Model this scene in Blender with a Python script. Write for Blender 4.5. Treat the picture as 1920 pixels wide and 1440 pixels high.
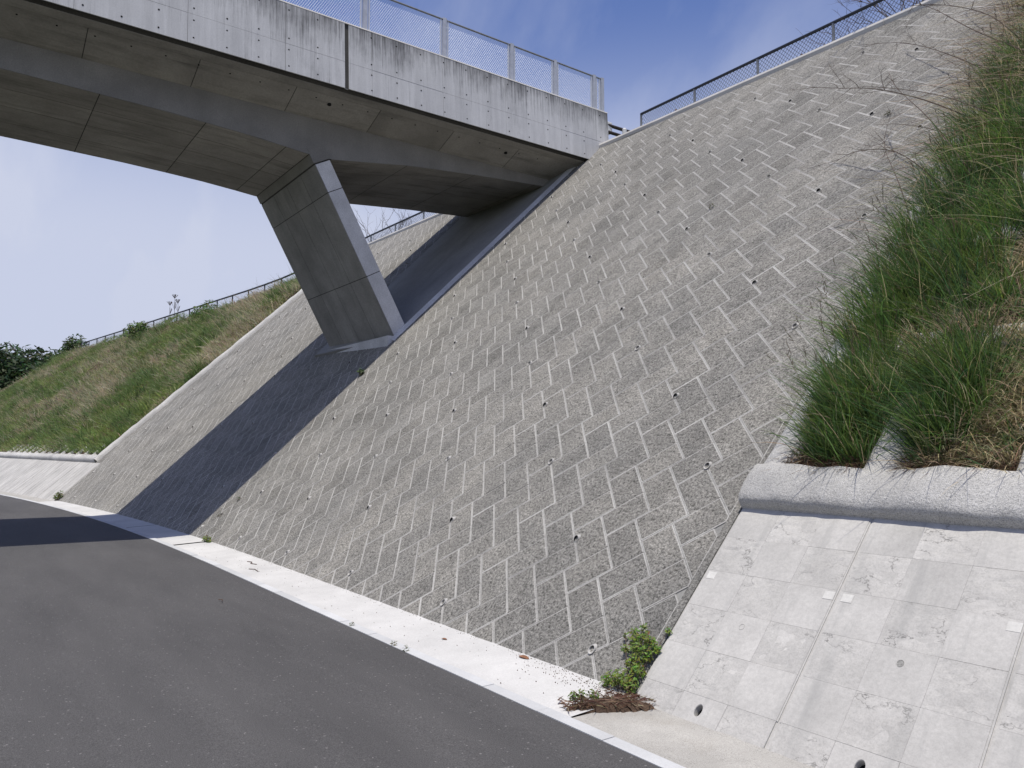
import bpy, bmesh, math, random
import numpy as np
from mathutils import Vector, Matrix, noise as mnoise

for o in list(bpy.data.objects):
    bpy.data.objects.remove(o)
scene = bpy.context.scene
COL = scene.collection
random.seed(7)
rng = np.random.default_rng(7)

# ------------------------------------------------------------------ camera
CAM = Vector((4.936, -3.795, 1.69))
FWD = Vector((-0.8044, 0.5889, 0.0786))
cam_d = bpy.data.cameras.new("camera")
cam_d.sensor_width = 36.0
cam_d.lens = 1445.0 / 1920.0 * 36.0
cam_d.clip_start = 0.05
cam_d.clip_end = 6000
cam = bpy.data.objects.new("camera", cam_d)
cam.location = CAM
cam.rotation_euler = FWD.to_track_quat('-Z', 'Y').to_euler()
COL.objects.link(cam)
scene.camera = cam

# ------------------------------------------------------------------ world + sun
SUN = Vector((0.152, -0.15, 1.0)).normalized()      # direction towards the sun
world = bpy.data.worlds.new("World")
scene.world = world
world.use_nodes = True
wn, wl = world.node_tree.nodes, world.node_tree.links
wn.clear()
w_out = wn.new('ShaderNodeOutputWorld')
w_bg = wn.new('ShaderNodeBackground')
w_sky = wn.new('ShaderNodeTexSky')
w_sky.sky_type = 'NISHITA'
w_sky.sun_disc = False
w_sky.sun_elevation = math.asin(SUN.z)
w_sky.sun_rotation = math.atan2(SUN.x, SUN.y)
w_sky.air_density = 1.0
w_sky.dust_density = 1.2
w_sky.ozone_density = 2.5
w_bg.inputs['Strength'].default_value = 0.10
def wmath(op, a, b):
    m_ = wn.new('ShaderNodeMath'); m_.operation = op
    for k, v in enumerate((a, b)):
        if isinstance(v, (int, float)): m_.inputs[k].default_value = v
        else: wl.new(v, m_.inputs[k])
    return m_.outputs[0]
w_tc = wn.new('ShaderNodeTexCoord')
w_tint = wn.new('ShaderNodeMixRGB'); w_tint.blend_type = 'MULTIPLY'
w_tint.inputs['Fac'].default_value = 1.0
w_tint.inputs['Color2'].default_value = (0.96, 1.0, 1.36, 1)
wl.new(w_sky.outputs['Color'], w_tint.inputs['Color1'])
# summer haze: brightest low down, fading out with elevation
w_sep = wn.new('ShaderNodeSeparateXYZ')
wl.new(w_tc.outputs['Generated'], w_sep.inputs[0])
w_haze = wn.new('ShaderNodeMapRange')
w_haze.interpolation_type = 'SMOOTHSTEP'
w_haze.inputs['From Min'].default_value = 0.22
w_haze.inputs['From Max'].default_value = 0.53
w_haze.inputs['To Min'].default_value = 0.95
w_haze.inputs['To Max'].default_value = 0.0
wl.new(w_sep.outputs['Z'], w_haze.inputs['Value'])
# thin high cirrus
w_map = wn.new('ShaderNodeMapping')
w_map.inputs['Scale'].default_value = (1.0, 3.2, 1.6)
w_map.inputs['Rotation'].default_value = (0.2, 0.5, 0.9)
wl.new(w_tc.outputs['Generated'], w_map.inputs['Vector'])
w_noise = wn.new('ShaderNodeTexNoise')
w_noise.inputs['Scale'].default_value = 2.0
w_noise.inputs['Detail'].default_value = 7
w_noise.inputs['Roughness'].default_value = 0.55
wl.new(w_map.outputs['Vector'], w_noise.inputs['Vector'])
w_cir = wmath('MULTIPLY', wmath('MAXIMUM', wmath('SUBTRACT', w_noise.outputs['Fac'], 0.48), 0.0), 1.1)
w_fac = wmath('MINIMUM', wmath('ADD', w_haze.outputs['Result'], w_cir), 1.0)
w_mix = wn.new('ShaderNodeMixRGB')
w_mix.inputs['Color2'].default_value = (5.9, 6.35, 7.9, 1)
wl.new(w_fac, w_mix.inputs['Fac'])
wl.new(w_tint.outputs['Color'], w_mix.inputs['Color1'])
wl.new(w_mix.outputs['Color'], w_bg.inputs['Color'])
wl.new(w_bg.outputs['Background'], w_out.inputs['Surface'])

sun_d = bpy.data.lights.new("sun", 'SUN')
sun_d.energy = 4.6
sun_d.angle = math.radians(0.5)
sun_d.color = (1.0, 0.95, 0.87)
sun = bpy.data.objects.new("sun", sun_d)
sun.rotation_euler = SUN.to_track_quat('Z', 'Y').to_euler()
sun.location = (0, 0, 40)
COL.objects.link(sun)

scene.view_settings.view_transform = 'Standard'
scene.view_settings.look = 'None'
scene.view_settings.exposure = 0.0
scene.view_settings.gamma = 1.0
scene.view_settings.use_curve_mapping = False

# ------------------------------------------------------------------ materials
def nt(name):
    m = bpy.data.materials.new(name)
    m.use_nodes = True
    n, l = m.node_tree.nodes, m.node_tree.links
    n.clear()
    out = n.new('ShaderNodeOutputMaterial')
    b = n.new('ShaderNodeBsdfPrincipled')
    l.new(b.outputs[0], out.inputs['Surface'])
    b.inputs['Roughness'].default_value = 0.9
    b.inputs['Specular IOR Level'].default_value = 0.25
    return m, n, l, b

def pos_node(n, l, scale=(1, 1, 1)):
    g = n.new('ShaderNodeNewGeometry')
    mp = n.new('ShaderNodeMapping')
    mp.inputs['Scale'].default_value = scale
    l.new(g.outputs['Position'], mp.inputs['Vector'])
    return mp.outputs['Vector']

def noise_node(n, l, vec, scale, detail=4, rough=0.55):
    t = n.new('ShaderNodeTexNoise')
    t.inputs['Scale'].default_value = scale
    t.inputs['Detail'].default_value = detail
    t.inputs['Roughness'].default_value = rough
    l.new(vec, t.inputs['Vector'])
    return t.outputs['Fac']

def ramp_node(n, l, fac, stops):
    r = n.new('ShaderNodeValToRGB')
    els = r.color_ramp.elements
    while len(els) < len(stops):
        els.new(0.5)
    for e_, (p, c) in zip(els, stops):
        e_.position = p
        if not isinstance(c, (tuple, list)):
            c = (c, c, c)
        e_.color = (c[0], c[1], c[2], 1)
    l.new(fac, r.inputs['Fac'])
    return r.outputs['Color']

def mix_node(n, l, a, b, fac, mode='MIX'):
    m = n.new('ShaderNodeMixRGB')
    m.blend_type = mode
    for sock, v in ((m.inputs['Color1'], a), (m.inputs['Color2'], b), (m.inputs['Fac'], fac)):
        if isinstance(v, (int, float)):
            sock.default_value = v if sock.type == 'VALUE' else (v, v, v, 1)
        elif isinstance(v, tuple):
            sock.default_value = (v[0], v[1], v[2], 1)
        else:
            l.new(v, sock)
    return m.outputs['Color']

def bump_node(n, l, height, strength, dist, bsdf, prev=None):
    b = n.new('ShaderNodeBump')
    b.inputs['Strength'].default_value = strength
    b.inputs['Distance'].default_value = dist
    l.new(height, b.inputs['Height'])
    if prev is not None:
        l.new(prev, b.inputs['Normal'])
    l.new(b.outputs['Normal'], bsdf.inputs['Normal'])
    return b.outputs['Normal']

def m_concrete(name, c, var=0.18, fine=60, big=0.9, speck=0.0, bump=0.15, bdist=0.004, tint=(1, 1, 1),
               stains=0.0, stain_scale=(1, 1, 1), stain_col=(0.05, 0.05, 0.05), rough=0.9, island=0.0, crevice_shade=0.0):
    m, n, l, b = nt(name)
    v = pos_node(n, l)
    lo = tuple(c[i] * (1 - var) * tint[i] for i in range(3))
    hi = tuple(min(1, c[i] * (1 + var)) for i in range(3))
    colr = ramp_node(n, l, noise_node(n, l, v, big, 6, 0.62), [(0.3, lo), (0.7, hi)])
    fn = noise_node(n, l, v, fine, 5, 0.7)
    colr = mix_node(n, l, colr, ramp_node(n, l, fn, [(0.3, 1 - var * 0.9), (0.7, 1.0 + var * 0.3)]), 1.0, 'MULTIPLY')
    if speck > 0:
        sp = noise_node(n, l, v, fine * 3.1, 2, 0.6)
        colr = mix_node(n, l, colr, ramp_node(n, l, sp, [(0.36, 1 - speck), (0.52, 1.0)]), 1.0, 'MULTIPLY')
    if stains > 0:
        sv = pos_node(n, l, stain_scale)
        sn = noise_node(n, l, sv, 1.0, 6, 0.65)
        colr = mix_node(n, l, colr, stain_col, ramp_node(n, l, sn, [(0.52, 0.0), (0.78, stains)]))
    if crevice_shade > 0:  # crevice shade painted into the base colour as thin dark lines
        cn = noise_node(n, l, pos_node(n, l, (3.2, 5.5, 5.5)), 1.0, 5, 0.6)
        sb = n.new('ShaderNodeMath'); sb.operation = 'SUBTRACT'; sb.inputs[1].default_value = 0.5
        l.new(cn, sb.inputs[0])
        ab = n.new('ShaderNodeMath'); ab.operation = 'ABSOLUTE'
        l.new(sb.outputs[0], ab.inputs[0])
        line = ramp_node(n, l, ab.outputs[0], [(0.0, 1 - crevice_shade), (0.012, 1.0)])
        mk = noise_node(n, l, pos_node(n, l, (2.3, 2.3, 2.3)), 1.0, 3, 0.6)
        colr = mix_node(n, l, colr, mix_node(n, l, colr, line, 1.0, 'MULTIPLY'), ramp_node(n, l, mk, [(0.46, 0.0), (0.58, 1.0)]))
    if island > 0:
        oi = n.new('ShaderNodeObjectInfo')
        colr = mix_node(n, l, colr, ramp_node(n, l, oi.outputs['Random'], [(0.0, 1 - island), (1.0, 1 + island * 0.4)]), 1.0, 'MULTIPLY')
    l.new(colr, b.inputs['Base Color'])
    b.inputs['Roughness'].default_value = rough
    if bump > 0:
        bump_node(n, l, fn, bump, bdist, b)
    return m

def m_plain(name, c, rough=0.6, metal=0.0, var=0.12, scale=8, bump=0.0):
    m, n, l, b = nt(name)
    v = pos_node(n, l)
    f = noise_node(n, l, v, scale, 4)
    colr = ramp_node(n, l, f, [(0.3, tuple(x * (1 - var) for x in c)), (0.7, tuple(min(1, x * (1 + var)) for x in c))])
    l.new(colr, b.inputs['Base Color'])
    b.inputs['Roughness'].default_value = rough
    b.inputs['Metallic'].default_value = metal
    if bump:
        bump_node(n, l, f, bump, 0.01, b)
    return m

def m_leaf(name, attr=True, c=(0.08, 0.13, 0.03), trans=0.35, rough=0.55):
    m = bpy.data.materials.new(name)
    m.use_nodes = True
    n, l = m.node_tree.nodes, m.node_tree.links
    n.clear()
    out = n.new('ShaderNodeOutputMaterial')
    b = n.new('ShaderNodeBsdfPrincipled')
    b.inputs['Roughness'].default_value = rough
    b.inputs['Specular IOR Level'].default_value = 0.3
    t = n.new('ShaderNodeBsdfTranslucent')
    mx = n.new('ShaderNodeMixShader')
    mx.inputs[0].default_value = trans
    if attr:
        a = n.new('ShaderNodeAttribute')
        a.attribute_name = 'Col'
        l.new(a.outputs['Color'], b.inputs['Base Color'])
        l.new(a.outputs['Color'], t.inputs['Color'])
    else:
        v = pos_node(n, l)
        colr = ramp_node(n, l, noise_node(n, l, v, 14, 3), [(0.3, tuple(x * 0.65 for x in c)), (0.7, tuple(x * 1.3 for x in c))])
        l.new(colr, b.inputs['Base Color'])
        l.new(colr, t.inputs['Color'])
    l.new(b.outputs[0], mx.inputs[1])
    l.new(t.outputs[0], mx.inputs[2])
    l.new(mx.outputs[0], out.inputs['Surface'])
    return m

# rough split face of the wall blocks
def m_blockface():
    m, n, l, b = nt('block_split_face')
    v = pos_node(n, l)
    f1 = noise_node(n, l, v, 44, 5, 0.82)
    f2 = noise_node(n, l, v, 150, 2, 0.7)
    big = noise_node(n, l, v, 0.55, 4, 0.6)
    mid = noise_node(n, l, v, 7.0, 4, 0.65)
    c = ramp_node(n, l, f1, [(0.36, (0.05, 0.049, 0.045)), (0.47, (0.225, 0.221, 0.208)), (0.63, (0.42, 0.412, 0.388))])
    c = mix_node(n, l, c, ramp_node(n, l, f2, [(0.36, 0.6), (0.56, 1.12)]), 1.0, 'MULTIPLY')
    c = mix_node(n, l, c, ramp_node(n, l, big, [(0.32, (0.86, 0.86, 0.85)), (0.7, (1.14, 1.12, 1.08))]), 1.0, 'MULTIPLY')
    c = mix_node(n, l, c, ramp_node(n, l, mid, [(0.3, 0.84), (0.7, 1.12)]), 1.0, 'MULTIPLY')
    oi = n.new('ShaderNodeObjectInfo')
    c = mix_node(n, l, c, ramp_node(n, l, oi.outputs['Random'], [(0.0, (0.88, 0.875, 0.86)), (1.0, (1.07, 1.055, 1.02))]), 1.0, 'MULTIPLY')
    at_ = n.new('ShaderNodeAttribute'); at_.attribute_name = 'Tone'
    c = mix_node(n, l, c, at_.outputs['Color'], 1.0, 'ADD')
    # lime bloom and darker water runs down the slope
    bloom = noise_node(n, l, pos_node(n, l, (1.6, 1.1, 1.1)), 1.0, 6, 0.7)
    c = mix_node(n, l, c, (0.52, 0.51, 0.48), ramp_node(n, l, bloom, [(0.64, 0.0), (0.82, 0.55)]))
    run = noise_node(n, l, pos_node(n, l, (2.6, 0.22, 0.22)), 1.0, 5, 0.65)
    c = mix_node(n, l, c, ramp_node(n, l, run, [(0.35, 0.86), (0.6, 1.05)]), 1.0, 'MULTIPLY')
    l.new(c, b.inputs['Base Color'])
    b.inputs['Roughness'].default_value = 0.95
    nb = bump_node(n, l, f1, 1.0, 0.016, b)
    bump_node(n, l, mid, 0.5, 0.03, b, nb)
    return m

def m_fascia():
    # light formed concrete; runs of black staining hang from the parapet top
    m, n, l, b = nt('parapet_concrete')
    v = pos_node(n, l)
    c = ramp_node(n, l, noise_node(n, l, v, 0.8, 6, 0.6), [(0.3, (0.51, 0.51, 0.505)), (0.72, (0.63, 0.627, 0.615))])
    fine = noise_node(n, l, v, 45, 4, 0.7)
    c = mix_node(n, l, c, ramp_node(n, l, fine, [(0.3, 0.9), (0.7, 1.05)]), 1.0, 'MULTIPLY')
    streak = noise_node(n, l, pos_node(n, l, (6, 21, 0.6)), 1.0, 6, 0.85)
    blotch = noise_node(n, l, pos_node(n, l, (1, 0.8, 0.6)), 1.0, 4, 0.7)
    g = n.new('ShaderNodeNewGeometry')
    sx = n.new('ShaderNodeSeparateXYZ')
    l.new(g.outputs['Position'], sx.inputs[0])
    mr = n.new('ShaderNodeMapRange')
    mr.inputs['From Min'].default_value = 9.35
    mr.inputs['From Max'].default_value = 10.18
    mr.inputs['To Min'].default_value = 0.0
    mr.inputs['To Max'].default_value = 1.0
    l.new(sx.outputs['Z'], mr.inputs['Value'])
    add = n.new('ShaderNodeMath'); add.operation = 'ADD'
    l.new(streak, add.inputs[0])
    sc = n.new('ShaderNodeMath'); sc.operation = 'MULTIPLY'; sc.inputs[1].default_value = 0.27
    l.new(mr.outputs['Result'], sc.inputs[0])
    l.new(sc.outputs[0], add.inputs[1])
    add2 = n.new('ShaderNodeMath'); add2.operation = 'ADD'
    sc2 = n.new('ShaderNodeMath'); sc2.operation = 'MULTIPLY'; sc2.inputs[1].default_value = 0.75
    l.new(blotch, sc2.inputs[0])
    l.new(add.outputs[0], add2.inputs[0])
    l.new(sc2.outputs[0], add2.inputs[1])
    sc3 = n.new('ShaderNodeMath'); sc3.operation = 'MULTIPLY'; sc3.inputs[1].default_value = 0.6
    l.new(add2.outputs[0], sc3.inputs[0])
    fac = ramp_node(n, l, sc3.outputs[0], [(0.56, 0.0), (0.635, 0.34), (0.74, 0.86)])
    c = mix_node(n, l, c, (0.055, 0.055, 0.057), fac)
    faint = noise_node(n, l, pos_node(n, l, (4, 7, 0.3)), 1.0, 5, 0.7)
    c = mix_node(n, l, c, ramp_node(n, l, faint, [(0.4, 0.90), (0.62, 1.03)]), 1.0, 'MULTIPLY')
    l.new(c, b.inputs['Base Color'])
    b.inputs['Roughness'].default_value = 0.8
    bump_node(n, l, fine, 0.08, 0.004, b)
    return m

def m_asphalt():
    m, n, l, b = nt('asphalt')
    v = pos_node(n, l)
    big = noise_node(n, l, pos_node(n, l, (0.35, 1.6, 1)), 0.9, 5, 0.6)
    c = ramp_node(n, l, big, [(0.3, (0.060, 0.0585, 0.058)), (0.7, (0.084, 0.0815, 0.080))])
    g = noise_node(n, l, v, 150, 4, 0.75)
    c = mix_node(n, l, c, ramp_node(n, l, g, [(0.32, 0.45), (0.5, 1.0), (0.68, 1.6)]), 1.0, 'MULTIPLY')
    vo = n.new('ShaderNodeTexVoronoi')
    vo.inputs['Scale'].default_value = 95
    l.new(v, vo.inputs['Vector'])
    wn_ = n.new('ShaderNodeTexWhiteNoise')
    l.new(vo.outputs['Position'], wn_.inputs['Vector'])
    c = mix_node(n, l, c, (0.26, 0.25, 0.24), ramp_node(n, l, wn_.outputs['Value'], [(0.992, 0.0), (0.996, 0.5)]))
    l.new(c, b.inputs['Base Color'])
    b.inputs['Roughness'].default_value = 0.85
    bump_node(n, l, vo.outputs['Distance'], 0.35, 0.008, b)
    return m

M = {}
M['face'] = m_blockface()
M['rim'] = m_concrete('block_rim', (0.42, 0.41, 0.38), 0.28, 40, 1.2, 0.3, 0.3, 0.004)
M['mortar'] = m_concrete('mortar', (0.33, 0.325, 0.30), 0.25, 70, 1.5, 0.35, 0.3, 0.004)
M['coping'] = m_concrete('coping_concrete', (0.60, 0.58, 0.54), 0.12, 50, 1.0)
M['fascia'] = m_fascia()
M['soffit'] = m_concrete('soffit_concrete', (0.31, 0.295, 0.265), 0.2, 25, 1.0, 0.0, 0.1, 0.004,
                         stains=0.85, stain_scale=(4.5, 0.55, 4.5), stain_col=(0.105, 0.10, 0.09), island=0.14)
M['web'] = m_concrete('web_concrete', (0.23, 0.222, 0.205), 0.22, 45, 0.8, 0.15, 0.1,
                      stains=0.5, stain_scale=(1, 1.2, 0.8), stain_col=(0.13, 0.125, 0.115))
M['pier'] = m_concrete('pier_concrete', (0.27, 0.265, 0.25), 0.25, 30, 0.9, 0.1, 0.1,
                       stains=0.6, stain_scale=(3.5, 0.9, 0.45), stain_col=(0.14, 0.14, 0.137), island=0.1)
M['lit_pale'] = m_concrete('lit_pale_concrete', (0.62, 0.62, 0.62), 0.22, 40, 1.1, 0.35, 0.1)  # brighter copy of the pier concrete: sky light painted into the colour
M['core'] = m_concrete('joint_concrete', (0.06, 0.058, 0.053), 0.3, 40)
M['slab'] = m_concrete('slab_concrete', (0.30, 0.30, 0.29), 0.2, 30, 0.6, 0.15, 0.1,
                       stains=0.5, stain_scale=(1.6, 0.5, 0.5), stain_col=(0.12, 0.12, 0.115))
M['dark'] = m_plain('dark_hole', (0.012, 0.012, 0.012), 0.9)
M['asphalt'] = m_asphalt()
M['apron'] = m_concrete('apron_concrete', (0.53, 0.523, 0.50), 0.12, 60, 1.4, 0.12, 0.15, 0.003,
                        stains=0.25, stain_scale=(0.8, 6, 1), stain_col=(0.42, 0.41, 0.385))
M['kerb'] = m_concrete('kerb_concrete', (0.50, 0.505, 0.50), 0.10, 80, 2.0, 0.08, 0.1, 0.003, island=0.12)
M['apron_old'] = m_concrete('old_apron_concrete', (0.40, 0.385, 0.35), 0.16, 70, 1.8, 0.35, 0.25, 0.004,
                            stains=0.5, stain_scale=(2.2, 2.2, 1), stain_col=(0.26, 0.235, 0.19))
M['panel_s'] = m_concrete('panel_smooth', (0.465, 0.452, 0.42), 0.16, 40, 1.7, 0.08, 0.06, 0.003,
                          stains=0.8, stain_scale=(8, 0.9, 0.9), stain_col=(0.29, 0.287, 0.27), island=0.03)
M['panel_r'] = m_concrete('panel_rough', (0.455, 0.442, 0.41), 0.14, 30, 2.2, 0.12, 0.4, 0.008,
                          stains=0.7, stain_scale=(8, 0.9, 0.9), stain_col=(0.29, 0.287, 0.27), island=0.0, crevice_shade=0.55)
M['pocket'] = m_concrete('pocket_mortar', (0.55, 0.54, 0.50), 0.15, 40, 3)
M['shot'] = m_concrete('shotcrete', (0.56, 0.55, 0.52), 0.2, 55, 1.2, 0.5, 1.0, 0.012,
                       stains=0.6, stain_scale=(1.5, 1.5, 1.5), stain_col=(0.33, 0.32, 0.295))
M['soil'] = m_concrete('soil', (0.10, 0.065, 0.042), 0.4, 30, 3, 0.5, 0.8, 0.02)
M['terrain'] = m_concrete('terrain_grass', (0.10, 0.115, 0.05), 0.4, 14, 0.6, 0.3, 0.5, 0.03)
M['pvc'] = m_plain('pvc_pipe', (0.42, 0.41, 0.385), 0.5, 0, 0.15, 20)
M['galv'] = m_plain('galvanised_steel', (0.52, 0.53, 0.55), 0.45, 0.3, 0.1, 12)
M['wire_l'] = m_plain('light_wire', (0.62, 0.64, 0.67), 0.5, 0.2, 0.05)
M['rail_d'] = m_plain('dark_rail', (0.045, 0.05, 0.065), 0.45, 0.3, 0.1)
M['galv_d'] = m_plain('weathered_steel', (0.22, 0.23, 0.24), 0.5, 0.4, 0.15, 12)
M['wire_d'] = m_plain('grey_wire', (0.11, 0.12, 0.14), 0.5, 0.3, 0.05)
M['grass'] = m_leaf('grass_blade', True, trans=0.42)
M['leaf'] = m_leaf('plant_leaf', True, trans=0.3)
M['twig'] = m_plain('twig', (0.10, 0.075, 0.06), 0.9, 0, 0.3, 20)
M['straw'] = m_plain('straw', (0.42, 0.35, 0.22), 0.8, 0, 0.25, 20)
M['bark'] = m_plain('bark', (0.07, 0.055, 0.042), 0.95, 0, 0.3, 6)
M['deadleaf'] = m_plain('dead_leaf', (0.20, 0.095, 0.05), 0.7, 0, 0.3, 60)
M['guard'] = m_plain('guardrail_paint', (0.72, 0.71, 0.68), 0.5, 0.0, 0.06)
M['brownrail'] = m_plain('brown_rail', (0.055, 0.045, 0.04), 0.5, 0.1, 0.1)

# ------------------------------------------------------------------ object helpers
def link(o, parent=None):
    COL.objects.link(o)
    if parent is not None:
        o.parent = parent
    return o

def mesh_obj(name, verts, faces, mat, parent=None, smooth=False, mats=None, midx=None, cols=None):
    me = bpy.data.meshes.new(name)
    me.from_pydata([tuple(v) for v in verts], [], [tuple(f) for f in faces])
    for m in (mats or [mat]):
        me.materials.append(m)
    if midx is not None:
        me.polygons.foreach_set('material_index', np.asarray(midx, dtype=np.int32))
    if smooth:
        me.polygons.foreach_set('use_smooth', np.ones(len(me.polygons), dtype=bool))
    me.update()
    o = bpy.data.objects.new(name, me)
    return link(o, parent)

def empty(name, loc=(0, 0, 0)):
    o = bpy.data.objects.new(name, None)
    o.location = loc
    o.empty_display_size = 0.3
    return link(o)

def tag(o, label=None, cat=None, group=None, kind=None):
    if label: o['label'] = label
    if cat: o['category'] = cat
    if group: o['group'] = group
    if kind: o['kind'] = kind
    return o

class MB:
    """collects faces of one mesh object"""
    def __init__(s):
        s.v, s.f, s.mi = [], [], []
    def add(s, verts, faces, mi=0):
        k = len(s.v)
        s.v += [tuple(p) for p in verts]
        for f in faces:
            s.f.append(tuple(i + k for i in f))
            s.mi.append(mi)
    def box(s, a, b, mi=0):
        x0, y0, z0 = a; x1, y1, z1 = b
        s.hexa([(x0, y0, z0), (x1, y0, z0), (x1, y1, z0), (x0, y1, z0), (x0, y0, z1), (x1, y0, z1), (x1, y1, z1), (x0, y1, z1)], mi)
    def hexa(s, p, mi=0):
        s.add(p, [(0, 3, 2, 1), (4, 5, 6, 7), (0, 1, 5, 4), (1, 2, 6, 5), (2, 3, 7, 6), (3, 0, 4, 7)], mi)
    def tube(s, pts, rad, n=5, mi=0, caps=True):
        pts = [Vector(p) for p in pts]
        rad = rad if isinstance(rad, (list, tuple)) else [rad] * len(pts)
        k0 = len(s.v)
        up = Vector((0.13, 0.21, 0.97))
        for i, p in enumerate(pts):
            d = (pts[min(i + 1, len(pts) - 1)] - pts[max(i - 1, 0)])
            if d.length < 1e-9: d = Vector((0, 0, 1))
            d.normalize()
            a = d.cross(up)
            if a.length < 1e-3: a = d.cross(Vector((1, 0, 0)))
            a.normalize(); b = d.cross(a)
            for j in range(n):
                t = 2 * math.pi * j / n
                s.v.append(tuple(p + (a * math.cos(t) + b * math.sin(t)) * rad[i]))
        for i in range(len(pts) - 1):
            for j in range(n):
                q = (j + 1) % n
                s.f.append((k0 + i * n + j, k0 + i * n + q, k0 + (i + 1) * n + q, k0 + (i + 1) * n + j)); s.mi.append(mi)
        if caps:
            s.f.append(tuple(k0 + j for j in reversed(range(n)))); s.mi.append(mi)
            e = k0 + (len(pts) - 1) * n
            s.f.append(tuple(e + j for j in range(n))); s.mi.append(mi)
    def build(s, name, mat, parent=None, smooth=False, mats=None):
        return mesh_obj(name, s.v, s.f, mat, parent, smooth, mats, s.mi if mats else None)

def bevel(o, w=0.01, seg=1):
    m = o.modifiers.new('bevel', 'BEVEL')
    m.width = w; m.segments = seg; m.limit_method = 'ANGLE'
    return o

# ------------------------------------------------------------------ the slope surface
TH = math.radians(44.85)
ST, CT, TT = math.sin(TH), math.cos(TH), math.tan(TH)
NRM = Vector((0, -ST, CT))
ZT = 9.2
XR, XL = 1.13, -22.7       # the two ends of the block wall
_yt = [(-90, 1.0), (-64, 4.1), (-52, 5.8), (-43, 7.05), (-36, 8.0), (-30, 8.55), (-21.2, 8.72), (-15.9, 8.92), (-7.8, 9.245), (30, 9.245)]
def yb(x):
    if x > -6: return 0.0
    if x > -26: return -0.0041 * (x + 6) ** 2
    return -1.64 + 0.150 * (x + 26)
def yt(x):
    return float(np.interp(x, [p[0] for p in _yt], [p[1] for p in _yt]))
def zt(x):
    if x > -7.8: return 9.2 - 0.03 * (x + 7.8)
    if x > XL: return 9.2
    if x > -64: return 9.2 - 0.30 * min(1, (XL - x) / 4)
    return max(1.5, 8.9 + (x + 64) * 0.55)
def ys(x, z):
    return yb(x) + (yt(x) - yb(x)) * z / ZT
def P(x, v, h=0.0):
    z = v * ST
    return Vector((x, ys(x, z), z)) + NRM * h

# ------------------------------------------------------------------ setting
def sheet(name, xs, rows, mat, parent=None, smooth=True):
    """rows: list of functions x -> point"""
    V = [r(x) for x in xs for r in rows]
    n = len(rows)
    F = [(i * n + j, (i + 1) * n + j, (i + 1) * n + j + 1, i * n + j + 1) for i in range(len(xs) - 1) for j in range(n - 1)]
    return mesh_obj(name, V, F, mat, parent, smooth)

def yr(x):      # asphalt edge
    base = -0.69 - (0.0037 * (x + 6) ** 2 if x < -6 else 0)
    if x < -26: base = -0.69 - 0.0037 * 400 + 0.150 * (x + 26)
    return base
def yk(x):      # kerb back edge
    return yr(x) + 0.105

ground = mesh_obj('ground', [(-1500, -1500, -0.35), (1500, -1500, -0.35), (1500, 1500, -0.35), (-1500, 1500, -0.35)], [(0, 1, 2, 3)], M['terrain'])
tag(ground, kind='structure')
rx = [14, 10, 7, 5, 4, 3, 2, 1, 0, -1, -2, -3, -4, -5, -6] + [-6 - 1.0 * i for i in range(1, 30)] + [-38, -42, -48, -55, -65, -80, -100]
road = sheet('road', rx, [lambda x: Vector((x, yr(x), 0)), lambda x: Vector((x, yr(x) - 1.5, 0.02)), lambda x: Vector((x, yr(x) - 3.5, 0.045)),
                          lambda x: Vector((x, yr(x) - 7, 0.0)), lambda x: Vector((x, yr(x) - 9, -0.34))], M['asphalt'])
tag(road, kind='structure')
XA = 1.15
def apron_piece(x0, x1):
    n = max(2, int((x0 - x1) / 0.8))
    ax = [x0 + (x1 - x0) * i / n for i in range(n + 1)]
    o = sheet('apron', ax, [lambda x: Vector((x, yk(x), -0.004)), lambda x: Vector((x, (yk(x) + yb(x)) * 0.5, 0.008)), lambda x: Vector((x, yb(x) + 0.06, 0.022))], M['apron'])
    tag(o, kind='structure')
for x0, x1 in ((XA, -9.05), (-9.17, -12.6), (-12.66, -17.3), (-17.315, -22.0)):
    apron_piece(x0, x1)
apron2 = sheet('apron', [9, 7, 5, 4, 3, 2.2, 1.6, XA + 0.012], [lambda x: Vector((x, yk(x), -0.006)), lambda x: Vector((x, -0.25, -0.012)), lambda x: Vector((x, 0.08, -0.004))], M['apron_old'])
tag(apron2, kind='structure')
apron3 = sheet('apron', [-22.03 - 2 * i for i in range(0, 12)], [lambda x: Vector((x, yk(x), -0.004)), lambda x: Vector((x, yb(x) + 0.08, 0.012))], M['apron_old'])
tag(apron3, kind='structure')
# bed under kerb
bed = sheet('kerb_bed', rx, [lambda x: Vector((x, yr(x) - 0.03, -0.02)), lambda x: Vector((x, yb(x) + 0.3, -0.02))], M['core'])
tag(bed, kind='structure')
# kerb: flush blocks 0.6 m long
kerb = empty('kerb', (0, -0.69, 0)); tag(kerb, kind='structure')
x = 6.4 + 0.002
kj = 0.345
xk = kj + 0.61 * 9
while xk > -34:
    a, b_ = xk, xk - 0.605
    dz = random.uniform(-0.0015, 0.002)
    mb = MB()
    q = [(a, yr(a), 0), (b_, yr(b_), 0), (b_, yk(b_) - 0.006, 0), (a, yk(a) - 0.006, 0)]
    mb.hexa([(p[0], p[1], -0.06) for p in q] + [(p[0], p[1], 0.006 + dz) for p in q])
    o = mb.build('kerb_block', M['kerb'])
    o.parent = kerb; o.matrix_parent_inverse = Matrix.Translation((0, 0.69, 0))
    xk -= 0.61

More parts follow.
